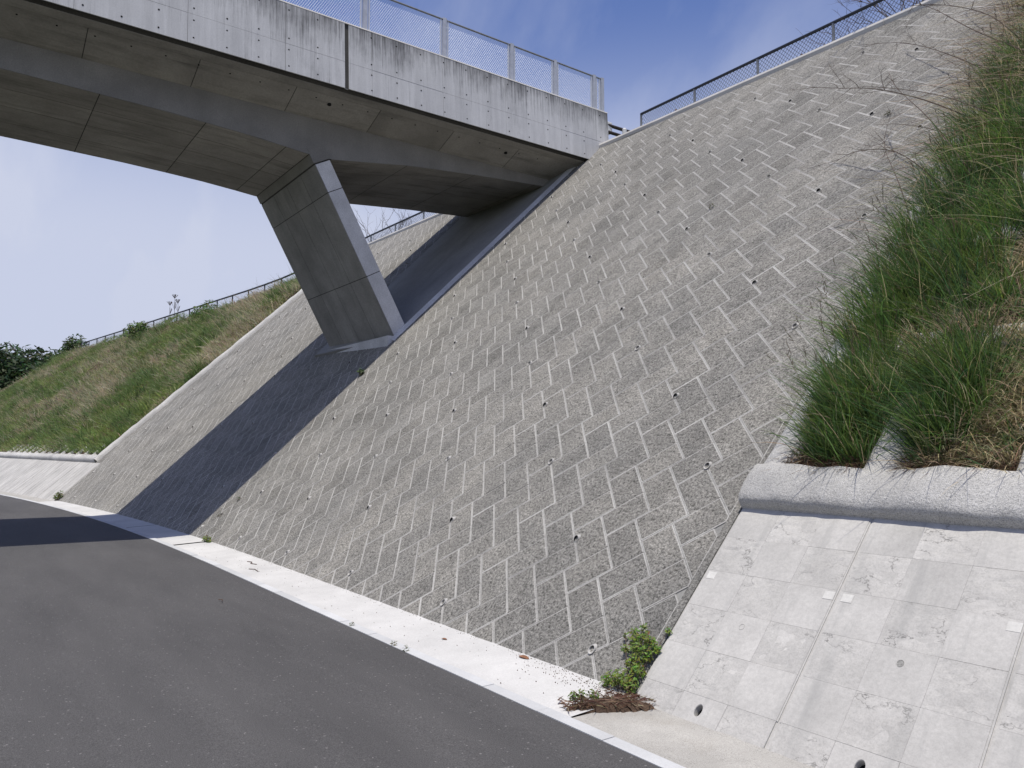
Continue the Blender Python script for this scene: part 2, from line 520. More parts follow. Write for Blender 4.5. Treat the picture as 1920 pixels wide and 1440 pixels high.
# hillside under everything, plateau behind the top
hx = [14, 11, 8, 6, 4, 3, 2, 1, 0] + [-1.5 * i for i in range(1, 45)] + [-70, -74, -78, -82, -88]
def hrow(k):
    def fn(x):
        z = -0.6 + (zt(x) + 0.6) * k
        return Vector((x, ys(x, z), z)) + NRM * -0.16
    return fn
hill = sheet('hillside', hx, [hrow(k / 10) for k in range(11)] + [lambda x: Vector((x, ys(x, zt(x)) + 0.35, zt(x) - 0.12)), lambda x: Vector((x, ys(x, zt(x)) + 6, zt(x) - 0.6)), lambda x: Vector((x, 60, zt(x) - 1.5)), lambda x: Vector((x, 61, -0.5))], M['terrain'])
tag(hill, kind='structure')
def soil_sheet(xs, v0):
    vs = lambda k: (lambda x: P(x, v0 + (zt(x) / ST - v0) * k, 0.0 + 0.03 * mnoise.noise((x * 1.3, k * 9, 0))))
    return sheet('soil', xs, [vs(k / 24) for k in range(25)] + [lambda x: P(x, zt(x) / ST, 0) + Vector((0, 0.8, -0.15))], M['soil'])
tag(soil_sheet([XR + 0.1 + 0.35 * i for i in range(36)], 1.8), kind='structure')
tag(soil_sheet([XL - 0.1 - 1.0 * i for i in range(62)], 1.7), kind='structure')

# ------------------------------------------------------------------ retaining wall of diagonal blocks
BL, BW = 0.4474, 0.3015
R2 = math.sqrt(2)
X0, V0 = -0.30, 0.2146
wall = empty('retaining_wall', (-5, 0, 0))
tag(wall, 'tall sloping retaining wall of grey split-face blocks laid in diagonal herringbone', 'wall')
WPI = Matrix.Translation((5, 0, 0))
def wchild(o):
    o.parent = wall
    o.matrix_parent_inverse = WPI
    return o
def ab2xv(a, b):
    return ((a + b) / R2 + X0, (a - b) / R2 + V0)
def clip(poly, nx, nv, c):
    """keep nx*x+nv*v<=c"""
    out = []
    for i in range(len(poly)):
        p, q = poly[i], poly[(i + 1) % len(poly)]
        dp, dq = nx * p[0] + nv * p[1] - c, nx * q[0] + nv * q[1] - c
        if dp <= 0: out.append(p)
        if (dp < 0 < dq) or (dq < 0 < dp):
            t = dp / (dp - dq)
            out.append((p[0] + (q[0] - p[0]) * t, p[1] + (q[1] - p[1]) * t))
    return out
def area(poly):
    return 0.5 * sum(poly[i][0] * poly[(i + 1) % len(poly)][1] - poly[(i + 1) % len(poly)][0] * poly[i][1] for i in range(len(poly)))
def inset(poly, d):
    """convex ccw polygon moved in by d"""
    n = len(poly)
    res = list(poly)
    for i in range(n):
        p, q = poly[i], poly[(i + 1) % n]
        ex, ey = q[0] - p[0], q[1] - p[1]
        L = math.hypot(ex, ey)
        if L < 1e-6: continue
        nx, ny = ey / L, -ex / L      # outward for ccw
        res = clip(res, nx, ny, nx * p[0] + ny * p[1] - d)
        if len(res) < 3: return None
    return res
# slab region under the bridge where no blocks show
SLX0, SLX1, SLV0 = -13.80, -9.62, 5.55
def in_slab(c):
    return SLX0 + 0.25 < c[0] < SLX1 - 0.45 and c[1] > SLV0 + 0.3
blocks = []
VT = 9.2 / ST
for kk in range(-140, 60):
    for mm in range(-30, 30):
        a0, b0 = mm * BL, -mm * BL
        for (ra, rb) in (((kk * BW, kk * BW + BL), (kk * BW, (kk + 1) * BW)), (((kk - 1) * BW + BL, kk * BW + BL), (kk * BW - BL, kk * BW))):
            cs = [(ra[0] + a0, rb[0] + b0), (ra[0] + a0, rb[1] + b0), (ra[1] + a0, rb[1] + b0), (ra[1] + a0, rb[0] + b0)]
            poly = [ab2xv(*c) for c in cs]
            if area(poly) < 0: poly = poly[::-1]
            cx = sum(p[0] for p in poly) / 4; cv = sum(p[1] for p in poly) / 4
            if cx > XR + 0.4 or cx < XL - 0.4 or cv < -0.32 or cv > VT + 0.6: continue
            if in_slab((cx, cv)): continue
            full = len(poly)
            vt = (zt(cx)) / ST - 0.02
            p2 = clip(poly, 1, 0, XR - 0.075)
            p2 = clip(p2, -1, 0, -(XL + 0.02)) if len(p2) > 2 else p2
            p2 = clip(p2, 0, 1, vt) if len(p2) > 2 else p2
            if len(p2) < 3 or area(p2) < 0.012: continue
            whole = abs(area(p2) - BL * BW) < 1e-5
            horiz = abs(ra[1] - ra[0] - BL) < 1e-6
            dist = (P(cx, cv) - CAM)
            dep = dist.dot(FWD)
            pr = cam.matrix_basis.to_quaternion()
            right = FWD.cross(Vector((0, 0, 1))).normalized(); up_ = right.cross(FWD)
            sxp, syp = 960 + 1445 * dist.dot(right) / dep, 720 - 1445 * dist.dot(up_) / dep
            inside = -20 < sxp < 1940 and -20 < syp < 1460
            cosv = abs(dist.normalized().dot(NRM))
            size = area(p2) * cosv / (dep * dep) if inside else 0
            # hidden by grass / out of planar part
            if cx < -5.5: size *= 0.0001
            blocks.append([size, cx, cv, p2, whole, horiz])
blocks.sort(key=lambda t: -t[0])

def block_geo(poly, horiz, seed=0, detail=True):
    """rim band, bevel and a rough face. returns verts(x,v,h), faces, mat index"""
    r = random.Random(seed)
    outer = inset(poly, 0.002)
    rim = inset(poly, 0.0125)
    face = inset(poly, 0.0185)
    if not outer or not rim or not face or not (len(outer) == len(rim) == len(face)):
        if outer:
            n = len(outer)
            V = [(p[0], p[1], -0.03) for p in outer] + [(p[0], p[1], 0.004) for p in outer]
            F = [(i, (i + 1) % n, n + (i + 1) % n, n + i) for i in range(n)] + [tuple(range(n, 2 * n))]
            return V, F, [0] * (n + 1)
        return None
    n = len(outer)
    t = r.uniform(-0.001, 0.0015)
    hz = 0.0035 + t
    V = [(p[0], p[1], -0.03) for p in outer] + [(p[0], p[1], 0.0 + t) for p in outer] + [(p[0], p[1], 0.0015 + t) for p in rim] + [(p[0], p[1], hz + r.uniform(-0.0006, 0.0006)) for p in face]
    F, mi = [], []
    for L_ in range(3):
        for i in range(n):
            j = (i + 1) % n
            F.append((L_ * n + i, L_ * n + j, (L_ + 1) * n + j, (L_ + 1) * n + i))
            ex, ey = outer[j][0] - outer[i][0], outer[j][1] - outer[i][1]
            up_edge = (-ey - ex) * 1.0           # outward normal (ey, -ex) . (-1, 1)
            faint_edge = abs(ex * ey) > 1e-9 and ex * ey > 0 and (not horiz and up_edge < 0)  # lower rim takes the face material, so this joint looks faint
            mi.append(1 if (L_ < 2 and not faint_edge) else 0)
    if detail and n == 4:
        f = [V[3 * n + i] for i in range(4)]
        nu, nv = 3, 2
        g = {}
        def idx(iu, iv):
            if (iu, iv) in g: return g[(iu, iv)]
            if (iu, iv) == (0, 0): k = 3 * n
            elif (iu, iv) == (nu, 0): k = 3 * n + 1
            elif (iu, iv) == (nu, nv): k = 3 * n + 2
            elif (iu, iv) == (0, nv): k = 3 * n + 3
            else:
                a, b = iu / nu, iv / nv
                q = [sum(w * c for w, c in zip(((1 - a) * (1 - b), a * (1 - b), a * b, (1 - a) * b), (f[0][d], f[1][d], f[2][d], f[3][d]))) for d in range(3)]
                edge = iu in (0, nu) or iv in (0, nv)
                q[2] += r.uniform(-0.0006, 0.001) if edge else r.uniform(0.0, 0.004)
                V.append(tuple(q)); k = len(V) - 1
            g[(iu, iv)] = k
            return k
        # edge quads of bevel keep their corners; small slivers along edges stay hidden by the face lip
        for iu in range(nu):
            for iv in range(nv):
                F.append((idx(iu, iv), idx(iu + 1, iv), idx(iu + 1, iv + 1), idx(iu, iv + 1))); mi.append(0)
    else:
        F.append(tuple(range(3 * n, 4 * n))); mi.append(0)
    return V, F, mi

# shared meshes for whole near blocks (local x = wall x, local y = up the slope, local z = normal)
protos = {True: [], False: []}
for hz_ in (True, False):
    for q in range(7):
        if hz_:   # long side along a
            cs = [(-BL / 2, -BW / 2), (-BL / 2, BW / 2), (BL / 2, BW / 2), (BL / 2, -BW / 2)]
        else:
            cs = [(-BW / 2, -BL / 2), (-BW / 2, BL / 2), (BW / 2, BL / 2), (BW / 2, -BL / 2)]
        poly = [((a + b) / R2, (a - b) / R2) for a, b in cs]
        if area(poly) < 0: poly = poly[::-1]
        V, F, mi = block_geo(poly, hz_, seed=q + 50 * hz_)
        me = bpy.data.meshes.new('block')
        me.from_pydata(V, [], F)
        me.materials.append(M['face']); me.materials.append(M['rim'])
        me.polygons.foreach_set('material_index', np.array(mi, dtype=np.int32))
        protos[hz_].append(me)
ROTW = Matrix(((1, 0, 0), (0, CT, -ST), (0, ST, CT))).to_4x4()
rest = MB()
tones = []
cnt = 0
for i, (size, cx, cv, poly, whole, horiz) in enumerate(blocks):
    if cnt < 298 and size > 0:
        cnt += 1
        if whole:
            o = bpy.data.objects.new('block', random.choice(protos[horiz]))
            mw = Matrix.Translation(P(cx, cv)) @ ROTW @ Matrix.Rotation(random.uniform(-0.006, 0.006), 4, 'Z') @ Matrix.Rotation(random.uniform(-0.008, 0.008), 4, 'X')
            link(o); wchild(o)
            o.matrix_basis = mw
            continue
        g = block_geo(poly, horiz, seed=i)
        if g:
            o = mesh_obj('block', [P(*p) for p in g[0]], g[1], None, None, False, [M['face'], M['rim']], g[2])
            wchild(o)
        continue
    g = block_geo(poly, horiz, seed=i, detail=cx > -9)
    if g:
        k = len(rest.v)
        rest.v += [tuple(P(*p)) for p in g[0]]
        tn = random.gauss(0, 0.012)
        tones += [(tn, tn, tn * 0.95, 1)] * len(g[0])
        rest.f += [tuple(a + k for a in f) for f in g[1]]
        rest.mi += g[2]
o = wchild(rest.build('block_field', None, None, False, [M['face'], M['rim']]))
o['kind'] = 'stuff'
ta = o.data.color_attributes.new('Tone', 'FLOAT_COLOR', 'POINT')
ta.data.foreach_set('color', np.array(tones, np.float32).reshape(-1))
# mortar backing
bx_ = [XR, 0.5, 0, -1, -2, -3, -4, -5, -6] + [-6 - 0.8 * i for i in range(1, 21)] + [XL]
o = sheet('mortar_bed', bx_, [(lambda k: (lambda x: P(x, -0.25 + (zt(x) / ST - 0.0 + 0.25) * k, -0.007)))(k / 8) for k in range(9)], M['mortar'])
wchild(o)
# smooth mortar strip along the right end
mb = MB()
vs_ = [i * 0.5 for i in range(0, 26)]
pts = []
for v_ in vs_:
    pts.append((XR - 0.075, v_, 0.004)); pts.append((XR - 0.010, v_, 0.002)); pts.append((XR - 0.010, v_, -0.15))
mb.add([P(*p) for p in pts], [(3 * i + j, 3 * i + j + 1, 3 * i + j + 4, 3 * i + j + 3) for i in range(len(vs_) - 1) for j in range(2)])
wchild(mb.build('edge_mortar', M['face']))
# coping along the top
def coping(x0, x1):
    mb = MB()
    n = max(2, int(abs(x1 - x0) / 1.5))
    prof = [(-0.10, 0.025), (0.0, 0.03), (0.045, 0.02)]
    V = []
    for i in range(n + 1):
        x = x0 + (x1 - x0) * i / n
        t = P(x, zt(x) / ST)
        for dy, dz in ((-0.085, -0.08), (-0.10, -0.01), (-0.085, 0.035), (0.3, 0.045), (0.3, -0.15)):
            V.append(t + Vector((0, dy, dz)))
    F = [(i * 5 + j, i * 5 + j + 1, (i + 1) * 5 + j + 1, (i + 1) * 5 + j) for i in range(n) for j in range(4)]
    F += [(0, 1, 2, 3, 4), tuple(n * 5 + j for j in (4, 3, 2, 1, 0))]
    mb.add(V, F)
    wchild(mb.build('coping', M['coping']))
coping(-8.98, -5.2); coping(-5.19, -1.6); coping(-1.59, XR)
coping(XL, -18.5); coping(-18.49, -14.28)
# weep pipes
def ring_mesh(name, r0, r1, out, n=14, dark=False):
    """pipe along -y whose mouth is cut nearly parallel to the slope"""
    V, F, mi = [], [], []
    def mouth(z): return z / TT - out
    for (r, back) in ((r1, 0.09), (r1, None), (r0, None), (r0, 0.10)):
        for j in range(n):
            t = 2 * math.pi * j / n
            z = r * math.sin(t)
            V.append((r * math.cos(t), back if back is not None else mouth(z) * (0.8 if not dark else 0.45) - (0.0 if not dark else 0.004), z))
    for L_ in range(3):
        for j in range(n):
            q = (j + 1) % n
            F.append((L_ * n + j, L_ * n + q, (L_ + 1) * n + q, (L_ + 1) * n + j)); mi.append(0 if (L_ < 2 or not dark) else 1)
    F.append(tuple(3 * n + j for j in range(n))); mi.append(1)
    me = bpy.data.meshes.new(name)
    me.from_pydata(V, [], F)
    me.materials.append(M['pvc']); me.materials.append(M['dark'])
    me.polygons.foreach_set('material_index', np.array(mi, dtype=np.int32))
    return me
pipe_a = ring_mesh('weep_pipe', 0.0255, 0.0295, 0.024)
pipe_b = ring_mesh('weep_pipe', 0.026, 0.0295, 0.034, dark=True)
for kq in range(-1, 8):
    for t in (0, 1):
        for i in range(-1, 12):
            x_ = 0.547 - 2.132 * i - (0.949 if t else 0)
            v_ = 0.241 + 1.898 * kq + (0.958 if t else 0)
            if x_ > 1.0 or x_ < XL + 0.4 or v_ < 0.05 or v_ > 12.4: continue
            if SLX0 - 0.2 < x_ < SLX1 + 0.45 and v_ > SLV0 - 0.3: continue
            o = bpy.data.objects.new('weep_pipe', pipe_b if t else pipe_a)
            link(o); wchild(o)
            rot = Matrix.Rotation(random.uniform(-0.12, 0.12), 4, 'Z') @ Matrix.Rotation(random.uniform(0.0, 0.14), 4, 'X')
            o.matrix_basis = Matrix.Translation(P(x_, v_, 0.006)) @ rot
# ------------------------------------------------------------------ concrete panel walls either side
def panel_wall(name, label, x0, x1, step, near):
    root = empty(name, ((x0 + x1) / 2, ys((x0 + x1) / 2, 0), 0))
    tag(root, label, 'wall')
    pi = Matrix.Translation(root.location).inverted()
    n = int(round(abs(x1 - x0) / step))
    s = 1 if x1 > x0 else -1
    vtop = 1.716 if near else 1.58
    for i in range(n):
        a = x0 + s * step * i + (0.006 * s if True else 0); b = x0 + s * step * (i + 1) - 0.006 * s
        if s < 0: a, b = b, a
        mb = MB()
        c = [(a, -0.15), (b, -0.15), (b, vtop), (a, vtop)]
        dz = random.uniform(-0.004, 0.006)
        if near:
            c1 = [(a, vtop - 0.312 * 5), (b, vtop - 0.312 * 5), (b, vtop), (a, vtop)]
            c0 = [(a, -0.15), (b, -0.15), (b, vtop - 0.312 * 5 - 0.0005), (a, vtop - 0.312 * 5 - 0.0005)]
            mb.hexa([P(p[0], p[1], -0.12) for p in c1] + [P(p[0], p[1], 0.0085) for p in c1])
            mb.hexa([P(p[0], p[1], -0.12) for p in c0] + [P(p[0], p[1], -0.036) for p in c0])
        else:
            mb.hexa([P(p[0], p[1], -0.12) for p in c] + [P(p[0], p[1], 0.004 + dz) for p in c])
        o = mb.build('panel', M['panel_s']); o.parent = root; o.matrix_parent_inverse = pi
        pan = o
        if not near:
            # narrow upright ribs of the far panels
            for j in range(3):
                w = (b - a) / 3
                mb = MB()
                c = [(a + w * j + 0.012, -0.1), (a + w * (j + 1) - 0.012, -0.1), (a + w * (j + 1) - 0.012, vtop - 0.02), (a + w * j + 0.012, vtop - 0.02)]
                ci = [(p[0] + (0.02 if k in (0, 3) else -0.02), p[1]) for k, p in enumerate(c)]
                hh = random.uniform(0.018, 0.03)
                mb.hexa([P(p[0], p[1], 0.0) for p in c] + [P(p[0], p[1], hh) for p in ci])
                q = mb.build('stone_face', M['panel_s'], pan)
            continue
        # three columns by rows of imitation stone, smooth and rough like a chequerboard
        w = (b - a) / 3
        for j in range(3):
            for r in range(6):
                vb = vtop - 0.312 * r - 0.006 * (r == 0); va = vtop - 0.312 * (r + 1)
                rough = (r + j) % 2 == 1
                if r == 5 and j == 1: continue
                g = 0.0006
                xa, xb = a + w * j + 0.0004 + 0.010 * (j == 0), a + w * (j + 1) - 0.0004 - 0.010 * (j == 2)
                va2, vb2 = va + g, vb - g
                N1, N2 = (11, 11) if rough else (1, 1)
                V = []
                base = 0.012 + random.uniform(-0.0006, 0.0006)
                sd = random.uniform(0, 99)
                for iu in range(N1 + 1):
                    for iv in range(N2 + 1):
                        xx = xa + (xb - xa) * iu / N1; vv = va2 + (vb2 - va2) * iv / N2
                        h = base
                        if rough:
                            e = min(1.0, min(iu, N1 - iu, iv, N2 - iv) * 0.5)
                            nz = mnoise.fractal((xx * 4 + sd, vv * 6, sd), 0.8, 2.2, 4)
                            ridge = 1 - min(1.0, abs(mnoise.noise((xx * 3.0 + sd, vv * 7, 3))) * 9)
                            h += e * (0.006 * nz - 0.010 * ridge * (0.4 + 0.6 * mnoise.noise((xx * 2, vv * 2, sd))))
                        V.append(P(xx, vv, h))
                F = [(iu * (N2 + 1) + iv, (iu + 1) * (N2 + 1) + iv, (iu + 1) * (N2 + 1) + iv + 1, iu * (N2 + 1) + iv + 1) for iu in range(N1) for iv in range(N2)]
                per = [(iu, 0) for iu in range(N1 + 1)] + [(N1, iv) for iv in range(1, N2 + 1)] + [(iu, N2) for iu in range(N1 - 1, -1, -1)] + [(0, iv) for iv in range(N2 - 1, 0, -1)]
                k = len(V)
                for (iu, iv) in per:
                    V.append(P(xa + (xb - xa) * iu / N1, va2 + (vb2 - va2) * iv / N2, -0.04))
                m_ = len(per)
                for q in range(m_):
                    q2 = (q + 1) % m_
                    F.append((per[q2][0] * (N2 + 1) + per[q2][1], per[q][0] * (N2 + 1) + per[q][1], k + q, k + q2))
                mesh_obj('stone_face', V, F, M['panel_r'] if rough else M['panel_s'], pan, False)
        # pale filled lifting pockets by the joints
        for xp in (a + 0.065, b - 0.045):
            mb = MB(); c = [(xp - 0.035, 1.015), (xp + 0.035, 1.015), (xp + 0.035, 1.075), (xp - 0.035, 1.075)]
            mb.hexa([P(p[0], p[1], 0.0) for p in c] + [P(p[0], p[1], 0.0145) for p in c])
            mb.build('pocket_filler', M['pocket'], pan)
        # the cell with the drain hole: a square face round an oval opening
        xa, xb, va, vb = a + w + 0.0011, a + 2 * w - 0.0011, vtop - 0.312 * 6 + 0.001, vtop - 0.312 * 5 - 0.001
        xm, vm, n_ = (xa + xb) / 2 - 0.005, 0.062, 20
        V, F, mi = [], [], []
        ang = [2 * math.pi * q / n_ + math.pi / 4 for q in range(n_)]
        for t in ang:       # square rim
            c_, s_ = math.cos(t), math.sin(t); k = 1 / max(abs(c_), abs(s_))
            V.append(P((xa + xb) / 2 + c_ * k * (xb - xa) / 2, (va + vb) / 2 + s_ * k * (vb - va) / 2, 0.012))
        for (rx_, rv_, h, dv) in ((0.029, 0.044, 0.012, 0), (0.0265, 0.0405, 0.008, 0), (0.0265, 0.0405, -0.034, 0.0)):
            for t in ang:
                V.append(P(xm + rx_ * math.cos(t), vm + dv + rv_ * math.sin(t), h))
        for L_ in range(3):
            for q in range(n_):
                q2 = (q + 1) % n_
                F.append((L_ * n_ + q, L_ * n_ + q2, (L_ + 1) * n_ + q2, (L_ + 1) * n_ + q)); mi.append(0)
        F.append(tuple(3 * n_ + q for q in range(n_))); mi.append(1)
        mesh_obj('drain_hole', V, F, None, pan, False, [M['panel_s'], M['dark']], mi)
        # plug half way up
        V, F = [], []
        for (sc_, h) in ((1.12, 0.008), (1.08, 0.0142), (1.0, 0.0142), (0.95, 0.0125)):
            for t in ang:
                V.append(P(xm + 0.018 * sc_ * math.cos(t), 0.69 + 0.021 * sc_ * math.sin(t), h))
        for L_ in range(3):
            for q in range(n_):
                q2 = (q + 1) % n_
                F.append((L_ * n_ + q, L_ * n_ + q2, (L_ + 1) * n_ + q2, (L_ + 1) * n_ + q))
        F.append(tuple(3 * n_ + q for q in range(n_)))
        mesh_obj('plug', V, F, M['mortar'], pan)
        mb = MB()
        c = [(b - 0.012, -0.15), (b + 0.026, -0.15), (b + 0.026, vtop - 0.01), (b - 0.012, vtop - 0.01)]
        mb.hexa([P(p[0], p[1], -0.035) for p in c] + [P(p[0], p[1], 0.003) for p in c])
        mb.build('joint_mortar', M['panel_s'], pan)
    return root
panel_wall('panel_wall', 'low pale concrete panel wall with stone pattern, near right below the grassy frame', XR + 0.004, XR + 0.004 + 1.047 * 4, 1.047, True)
panel_wall('panel_wall', 'low pale ribbed concrete panel wall at far left below the grass slope', XL + 0.65, XL + 0.65 - 1.05 * 14, 1.05, False)

# ------------------------------------------------------------------ shotcrete frames with grass cells
def strip(path_fn, prof, n, name, parent, pi, amp=0.012, mat='shot'):
    """prof: list of (offset, h); path_fn(t, off, h) -> point"""
    V = []
    m_ = len(prof)
    for i in range(n + 1):
        t = i / n
        for k, (of, h) in enumerate(prof):
            p = path_fn(t, of, h)
            if 0 < k < m_ - 1:
                p = p + NRM * (amp * mnoise.fractal((p.x * 2.2, p.y * 2.2, p.z * 2.2), 0.8, 2, 3))
            V.append(p)
    F = [(i * m_ + j, (i + 1) * m_ + j, (i + 1) * m_ + j + 1, i * m_ + j + 1) for i in range(n) for j in range(m_ - 1)]
    F += [tuple(reversed(range(m_))), tuple(n * m_ + j for j in range(m_))]
    o = mesh_obj(name, V, F, M[mat], None, True)
    o.parent = parent; o.matrix_parent_inverse = pi
    return o
BEAM = lambda w, h: [(-w / 2 - 0.03, -0.1), (-w / 2, h * 0.25), (-w / 2 + 0.03, h * 0.75), (-w / 2 + 0.07, h), (0, h * 1.04), (w / 2 - 0.07, h), (w / 2 - 0.03, h * 0.75), (w / 2, h * 0.25), (w / 2 + 0.03, -0.1)]
# right frame
crib = empty('crib_frame', (3, 1.3, 1.3))
tag(crib, 'rough shotcrete frame with rounded lip and grass-filled cells above pale panels', 'slope frame')
cpi = Matrix.Translation(crib.location).inverted()
LIP = [(1.66, -0.12), (1.692, 0.0), (1.70, 0.05), (1.712, 0.085), (1.735, 0.108), (1.775, 0.122), (1.85, 0.134), (1.94, 0.132), (2.03, 0.122), (2.07, 0.105), (2.10, 0.06), (2.11, -0.08)]
strip(lambda t, of, h: P(XR + 0.004 + 9.0 * t, of, h), LIP, 220, 'lip', crib, cpi, 0.035)
strip(lambda t, of, h: P(XR + 0.13 + of, 2.0 + 10.2 * t, h), BEAM(0.25, 0.10), 90, 'side_beam', crib, cpi)
for xr_ in (2.10, 3.06, 4.05, 5.05):
    strip(lambda t, of, h: P(xr_ + of, 2.0 + 10.2 * t, h - 0.07 * min(1.0, max(0.0, t - 0.05) * 8)), BEAM(0.26, 0.11), 90, 'rib', crib, cpi)
for v_ in (3.55, 4.95, 6.35, 7.75, 9.15):
    strip(lambda t, of, h: P(XR + 0.2 + 5 * t, v_ + of, h), BEAM(0.24, 0.045), 50, 'cross_beam', crib, cpi)
# left frame
cribl = empty('crib_frame', (-30, -1, 1.2))
tag(cribl, 'far shotcrete frame edging the left grass slope beside the block wall', 'slope frame')
lpi = Matrix.Translation(cribl.location).inverted()
LIPL = [(1.56, -0.12), (1.60, 0.04), (1.64, 0.10), (1.70, 0.12), (1.80, 0.10), (1.88, 0.06), (1.92, -0.06)]
strip(lambda t, of, h: P(XL - 0.05 - 16 * t, of, h), LIPL, 80, 'lip', cribl, lpi, 0.02)
strip(lambda t, of, h: P(XL - 0.12 + of + 0.0, 1.65 + 11.3 * t, h + 0.02), BEAM(0.30, 0.09), 90, 'side_beam', cribl, lpi, 0.02)
for i in range(14):
    xx_ = XL - 0.95 - 0.95 * i
    strip(lambda t, of, h: P(xx_ + of, 1.85 + 0.5 * t, h), BEAM(0.2, 0.08), 5, 'rib', cribl, lpi)

# ------------------------------------------------------------------ bridge
BXR, BXL = -8.95, -14.42        # outer faces at the bottom of the parapets
GR, GL = -9.93, -13.27          # girder sides
YE = 9.45
bridge = empty('bridge', (-11.6, 4.0, 4.0))
tag(bridge, 'grey concrete overbridge crossing the road on a leaning pier', 'bridge')
bpi = Matrix.Translation(bridge.location).inverted()
def bch(o):
    o.parent = bridge; o.matrix_parent_inverse = bpi
    return o
_gz = [(-24, 8.3), (-16, 8.0), (-9, 7.9), (-3.4, 7.875), (-0.7, 7.81), (0.95, 7.72), (1.9, 7.625), (2.45, 7.625), (4.3, 7.895), (6.15, 8.06), (8.15, 8.2), (9.4, 8.25)]
def gz(y): return float(np.interp(y, [p[0] for p in _gz], [p[1] for p in _gz]))
ysb = [-24, -20, -16, -12, -9, -6, -3.4, -2, -0.7, 0.1, 0.95, 1.45, 1.9, 2.45, 3.3, 4.3, 5.2, 6.15, 7.2, 8.15, 9.4]
# girder (core), thin panels are laid over its soffit
V = []
for y in ysb:
    V += [(GR, y, 8.40), (GR, y, gz(y) + 0.003), (GL, y, gz(y) + 0.003), (GL, y, 8.40)]
F = [(i * 4 + j, i * 4 + (j + 1) % 4, (i + 1) * 4 + (j + 1) % 4, (i + 1) * 4 + j) for i in range(len(ysb) - 1) for j in range(4)]
F += [(0, 3, 2, 1), tuple((len(ysb) - 1) * 4 + j for j in range(4))]
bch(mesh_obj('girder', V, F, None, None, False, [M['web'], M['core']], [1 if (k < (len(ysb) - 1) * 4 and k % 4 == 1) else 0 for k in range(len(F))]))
# deck with cantilevers
prof = [(BXR - 0.06, 8.78), (BXR - 0.10, 8.75), (BXR - 0.13, 8.715), (GR + 0.0, 8.402), (GL, 8.402), (BXL + 0.13, 8.715), (BXL + 0.06, 8.78), (BXL + 0.24, 9.36), (BXR - 0.24, 9.36)]
V = [(p[0], y, p[1]) for y in (-24, YE) for p in prof]
n = len(prof)
F = [(j, (j + 1) % n, n + (j + 1) % n, n + j) for j in range(n)] + [tuple(reversed(range(n))), tuple(range(n, 2 * n))]
bch(mesh_obj('deck', V, F, M['core']))
# parapet cores
BAT = 0.06
def fx(z): return BXR - BAT * (z - 8.75)
mb = MB(); mb.hexa([(fx(8.76) - 0.02, -24, 8.76), (fx(8.76) - 0.02, YE - 0.012, 8.76), (fx(8.76) - 0.28, YE - 0.012, 8.76), (fx(8.76) - 0.28, -24, 8.76),
                    (fx(10.13) - 0.02, -24, 10.13), (fx(10.13) - 0.02, YE - 0.012, 10.13), (fx(10.13) - 0.2, YE - 0.012, 10.13), (fx(10.13) - 0.2, -24, 10.13)])
bch(mb.build('parapet', M['core']))
mb = MB(); mb.box((BXL, -24, 8.75), (BXL + 0.25, YE, 10.15)); bch(mb.build('parapet', M['fascia']))
mb = MB(); mb.hexa([(fx(10.13) + 0.004, -24, 10.132), (fx(10.13) + 0.004, YE + 0.01, 10.132), (fx(10.13) - 0.22, YE + 0.01, 10.132), (fx(10.13) - 0.22, -24, 10.132),
                    (fx(10.13) - 0.004, -24, 10.16), (fx(10.13) - 0.004, YE + 0.005, 10.16), (fx(10.13) - 0.22, YE + 0.005, 10.16), (fx(10.13) - 0.22, -24, 10.16)])
bch(mb.build('parapet_cap', M['coping']))
# end face of the parapet
mb = MB(); mb.hexa([(fx(8.75), YE - 0.010, 8.75), (fx(8.75) - 0.28, YE - 0.010, 8.75), (fx(8.75) - 0.28, YE, 8.75), (fx(8.75), YE, 8.75),
                    (fx(10.13), YE - 0.010, 10.13), (fx(10.13) - 0.2, YE - 0.010, 10.13), (fx(10.13) - 0.2, YE, 10.13), (fx(10.13), YE, 10.13)])
bch(mb.build('end_face', M['fascia']))
# formwork panels of the outer face
joints = [-11.2, -9.45, -7.70, -5.95, -4.20, -2.45, -0.70, 1.06, 2.27]
joints2 = [2.35, 2.86, 4.54, 6.22, 7.87, YE - 0.012]
def fascia_panel(y0, y1, z0, z1, g=0.0028):
    d = 0.022
    mb = MB()
    out = [(y0 + g, z0 + g), (y1 - g, z0 + g), (y1 - g, z1 - g), (y0 + g, z1 - g)]
    j = random.uniform(-0.0015, 0.0015)
    mb.hexa([(fx(z) - d, y, z) for y, z in out] + [(fx(z) + j, y, z) for y, z in out])
    bch(mb.build('fascia_panel', M['fascia']))
for js in (joints, joints2):
    for a, b in zip(js[:-1], js[1:]):
        zj = 9.305
        fascia_panel(a, b, 8.75, zj); fascia_panel(a, b, zj, 10.13)
# V-groove of the expansion joint
mb = MB()
mb.hexa([(fx(8.75) - 0.03, 2.27, 8.75), (fx(8.75) - 0.03, 2.35, 8.75), (fx(8.75) - 0.045, 2.35, 8.75), (fx(8.75) - 0.045, 2.27, 8.75),
         (fx(10.13) - 0.03, 2.27, 10.13), (fx(10.13) - 0.03, 2.35, 10.13), (fx(10.13) - 0.045, 2.35, 10.13), (fx(10.13) - 0.045, 2.27, 10.13)])
bch(mb.build('expansion_joint', M['lit_pale']))
